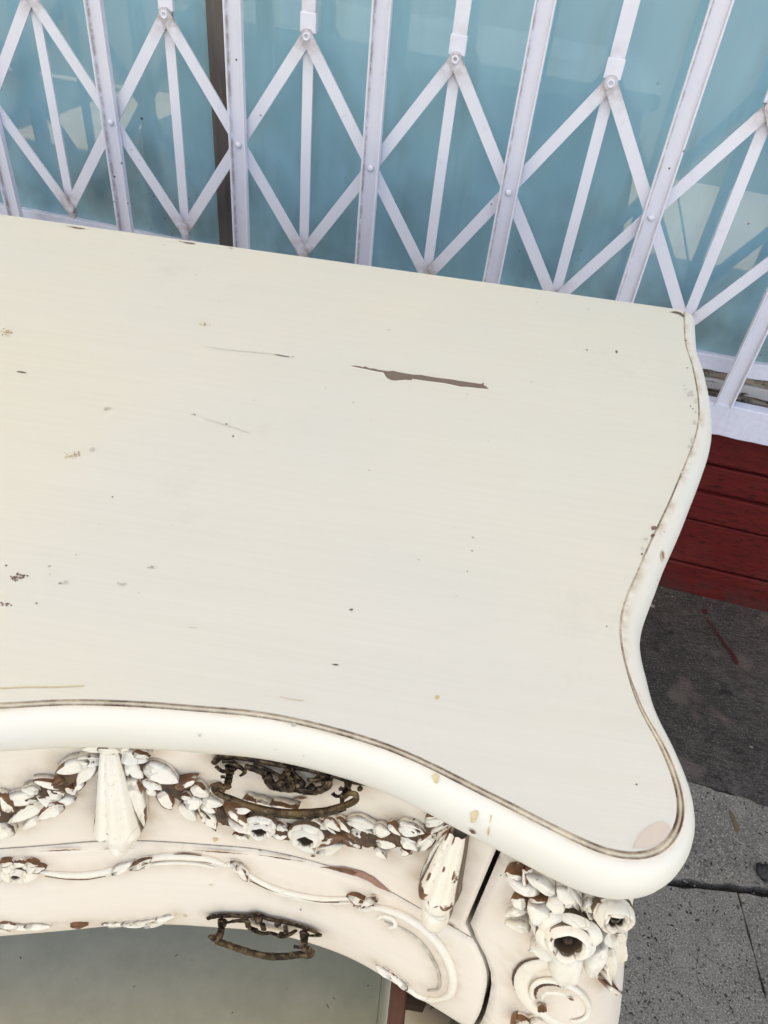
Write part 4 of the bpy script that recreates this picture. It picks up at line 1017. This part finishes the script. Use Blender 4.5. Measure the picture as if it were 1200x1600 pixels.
handle('f', d1, H4,
    [([(135,130),(180,90),(260,88),(360,105),(470,125),(590,150),(700,165),(800,190),(900,215),(1000,250),(1105,268)], [7,9,8,7,7,7,7,6,6,5,2], .0022),
     ([(150,150),(190,180),(240,180),(280,150),(250,120),(190,120)], 5, .003),
     ([(230,130),(290,150),(330,185),(300,210)], [5,6,5,3], .004)],
    [([(330,150),(400,170),(450,190),(475,230),(500,270),(560,290)], [7,9,10,11,10,8], .004, 8, .4),
     ([(480,250),(560,285),(640,290),(720,305),(790,300),(850,270),(860,230)], [9,10,9,10,10,9,6], .004, 8, .4),
     ([(860,230),(890,205),(940,205),(990,230)], [6,7,7,8], .003, 8, .3),
     ([(600,150),(590,190),(560,230)], [5,7,8], .004), ([(620,160),(650,210),(690,250)], [4,6,8], .004),
     ([(590,180),(610,230),(620,270)], [8,12,12], .0045, 8, .3), ([(800,190),(780,220),(740,240)], [5,4,3], .003),
     ([(380,140),(470,170),(560,215),(600,235)], [6,5,4,3], .0035), ([(720,235),(790,235),(850,205)], [5,6,6], .004)],
    [(560,255,9,.0055),(680,262,9,.0055),(620,285,8,.005),(745,285,8,.005),(480,215,7,.005),(830,245,7,.0045),(1050,290,5,.003),(930,290,4,.003)],
    [([(245,150),(235,200),(225,250),(215,285)], [9,6,5.5,6], [.003,.008,.013,.017]),
     ([(180,215),(205,215)], 3, .012), ([(245,275),(225,275)], 3, .016),
     ([(975,250),(970,290),(945,340),(935,385)], [9,7,6,4], [.003,.007,.012,.016]),
     ([(880,320),(900,335),(945,335)], [4,3,3], .012)],
    [([(215,285),(150,270),(140,290),(175,325),(240,350),(330,385),(450,420),(580,440),(700,440),(820,430),(920,405),(990,380),(1025,355),(1020,325),(985,320),(955,345)], [3.5,5,5,4.5,4.5,4.8,5.4,5.8,5.8,5.4,5,5,4.8,4.2,3.2,2.6], .017, 6, .08, 1.0, (1, 0)),
     ([(260,360),(350,405),(460,445),(600,465),(740,465),(850,450),(960,420)], [1.5,2.5,3,3,3,2.5,1.5], .0155, 6, .35, 1.0)], 1.0)
H5 = lambda p: (300 + p[0] / 5, 1410 + p[1] / 5)
handle('f', d2, H5,
    [([(125,125),(170,110),(290,103),(430,108),(500,98),(600,130),(700,150),(800,175),(900,205),(1015,255)], [5,6,6,6,7,6,6,5.5,5.5,3], .0022, 8, .35),
     ([(270,160),(340,145),(430,150),(440,185),(490,225)], [3,5,6,6,5], .0035, 8, .4), ([(470,205),(540,240),(620,240),(700,265),(770,245),(810,220)], [6,6,5,6,6,4], .004, 8, .4),
     ([(550,170),(560,210)], [6,6], .004), ([(730,190),(735,230)], [5,5], .004), ([(900,260),(960,260),(1010,260)], [3,4,3], .003)],
    [], [(520,130,7,.004),(480,115,5,.004),(670,165,6,.004),(700,255,5,.005),(500,220,4,.005)],
    [([(240,140),(232,190),(220,250),(205,295)], [7,5,5,5], [.003,.008,.013,.017]), ([(140,262),(170,265),(200,255)], [3.5,3.5,4], .014), ([(140,265),(180,295),(215,295)], [4,4,5], .017),
     ([(880,225),(875,280),(880,330),(880,375)], [7,6,5,5], [.003,.008,.013,.017]), ([(800,345),(840,350),(890,345)], [4,3,3], .014)],
    [([(190,300),(260,325),(360,360),(470,395),(590,420),(720,422),(840,408),(920,410),(935,385),(905,360)], [4,4,4,4.2,4.5,4.5,4.2,4.5,4,4], .017, 6, .15, 1.0, (.5, 0)),
     ([(330,345),(460,385),(600,412),(760,412)], [2,3,3,2], .0175, 6, .5, 1.0, (.2, 0))], 1.0)
# handle of the lowest drawer, mostly below the picture
hb = MB(); pz = H - .54
c0 = pt(gap_i(-.2) - 18, -.012, -.53)
hb.tube([c0 + Vector((-.05 + .01 * k, -.012 - .008 * math.sin(PI * k / 8), .004 * math.cos(k))) for k in range(9)], .004, 8); hb.build('handle', M_BRASS, d4, True)

# brown glaze rubbed into the paint around the carving
def glaze(panel, kids, rad, amt):
    pts = []
    for o in kids:
        vs = o.data.vertices
        for k in range(0, len(vs), 9): pts.append(vs[k].co.copy())
    from mathutils.kdtree import KDTree
    kd = KDTree(len(pts))
    for i, q in enumerate(pts): kd.insert(q, i)
    kd.balance()
    at = panel.data.attributes['wear'].data
    for i, v in enumerate(panel.data.vertices):
        _, _, dd = kd.find(v.co); c = at[i].color; c[2] = amt * math.exp(-(dd / rad) ** 2)
        at[i].color = c
glaze(d1, [o for o in d1.children if o.name.split('.')[0] in ('leaf', 'rose', 'pendant', 'handle')], .0085, .62)
glaze(d2, [o for o in d2.children if o.name.split('.')[0] in ('leaf', 'scroll', 'handle')], .006, .40)
glaze(cpost, [o for o in cpost.children if o.name.split('.')[0] in ('leaf', 'rose', 'volute_groove')], .007, .55)

for x, y, rx, ry in ((32,1496,1.2,2.2),(275,1493,3.2,.8),(363,1582,1.3,1.2),(512,1572,.7,4),(522,1560,.6,3.2),(210,1541,3.5,.5),(300,1500,.9,.7),(120,1530,.8,.7),(575,1540,1.0,1.4),(448,1545,.9,.7)):
    dz = H - .4367; vs = []
    for qx, qy in blob(x, y, rx, ry, 7, -.5, .3):
        dd = lray(qx, qy); vs.append(CAML + dd * ((dz - CAML.z) / dd.z))
    mb = MB(); mb.add(vs, [tuple(range(len(vs)))]); mb.build('nick', M_DARKNICK, d3)
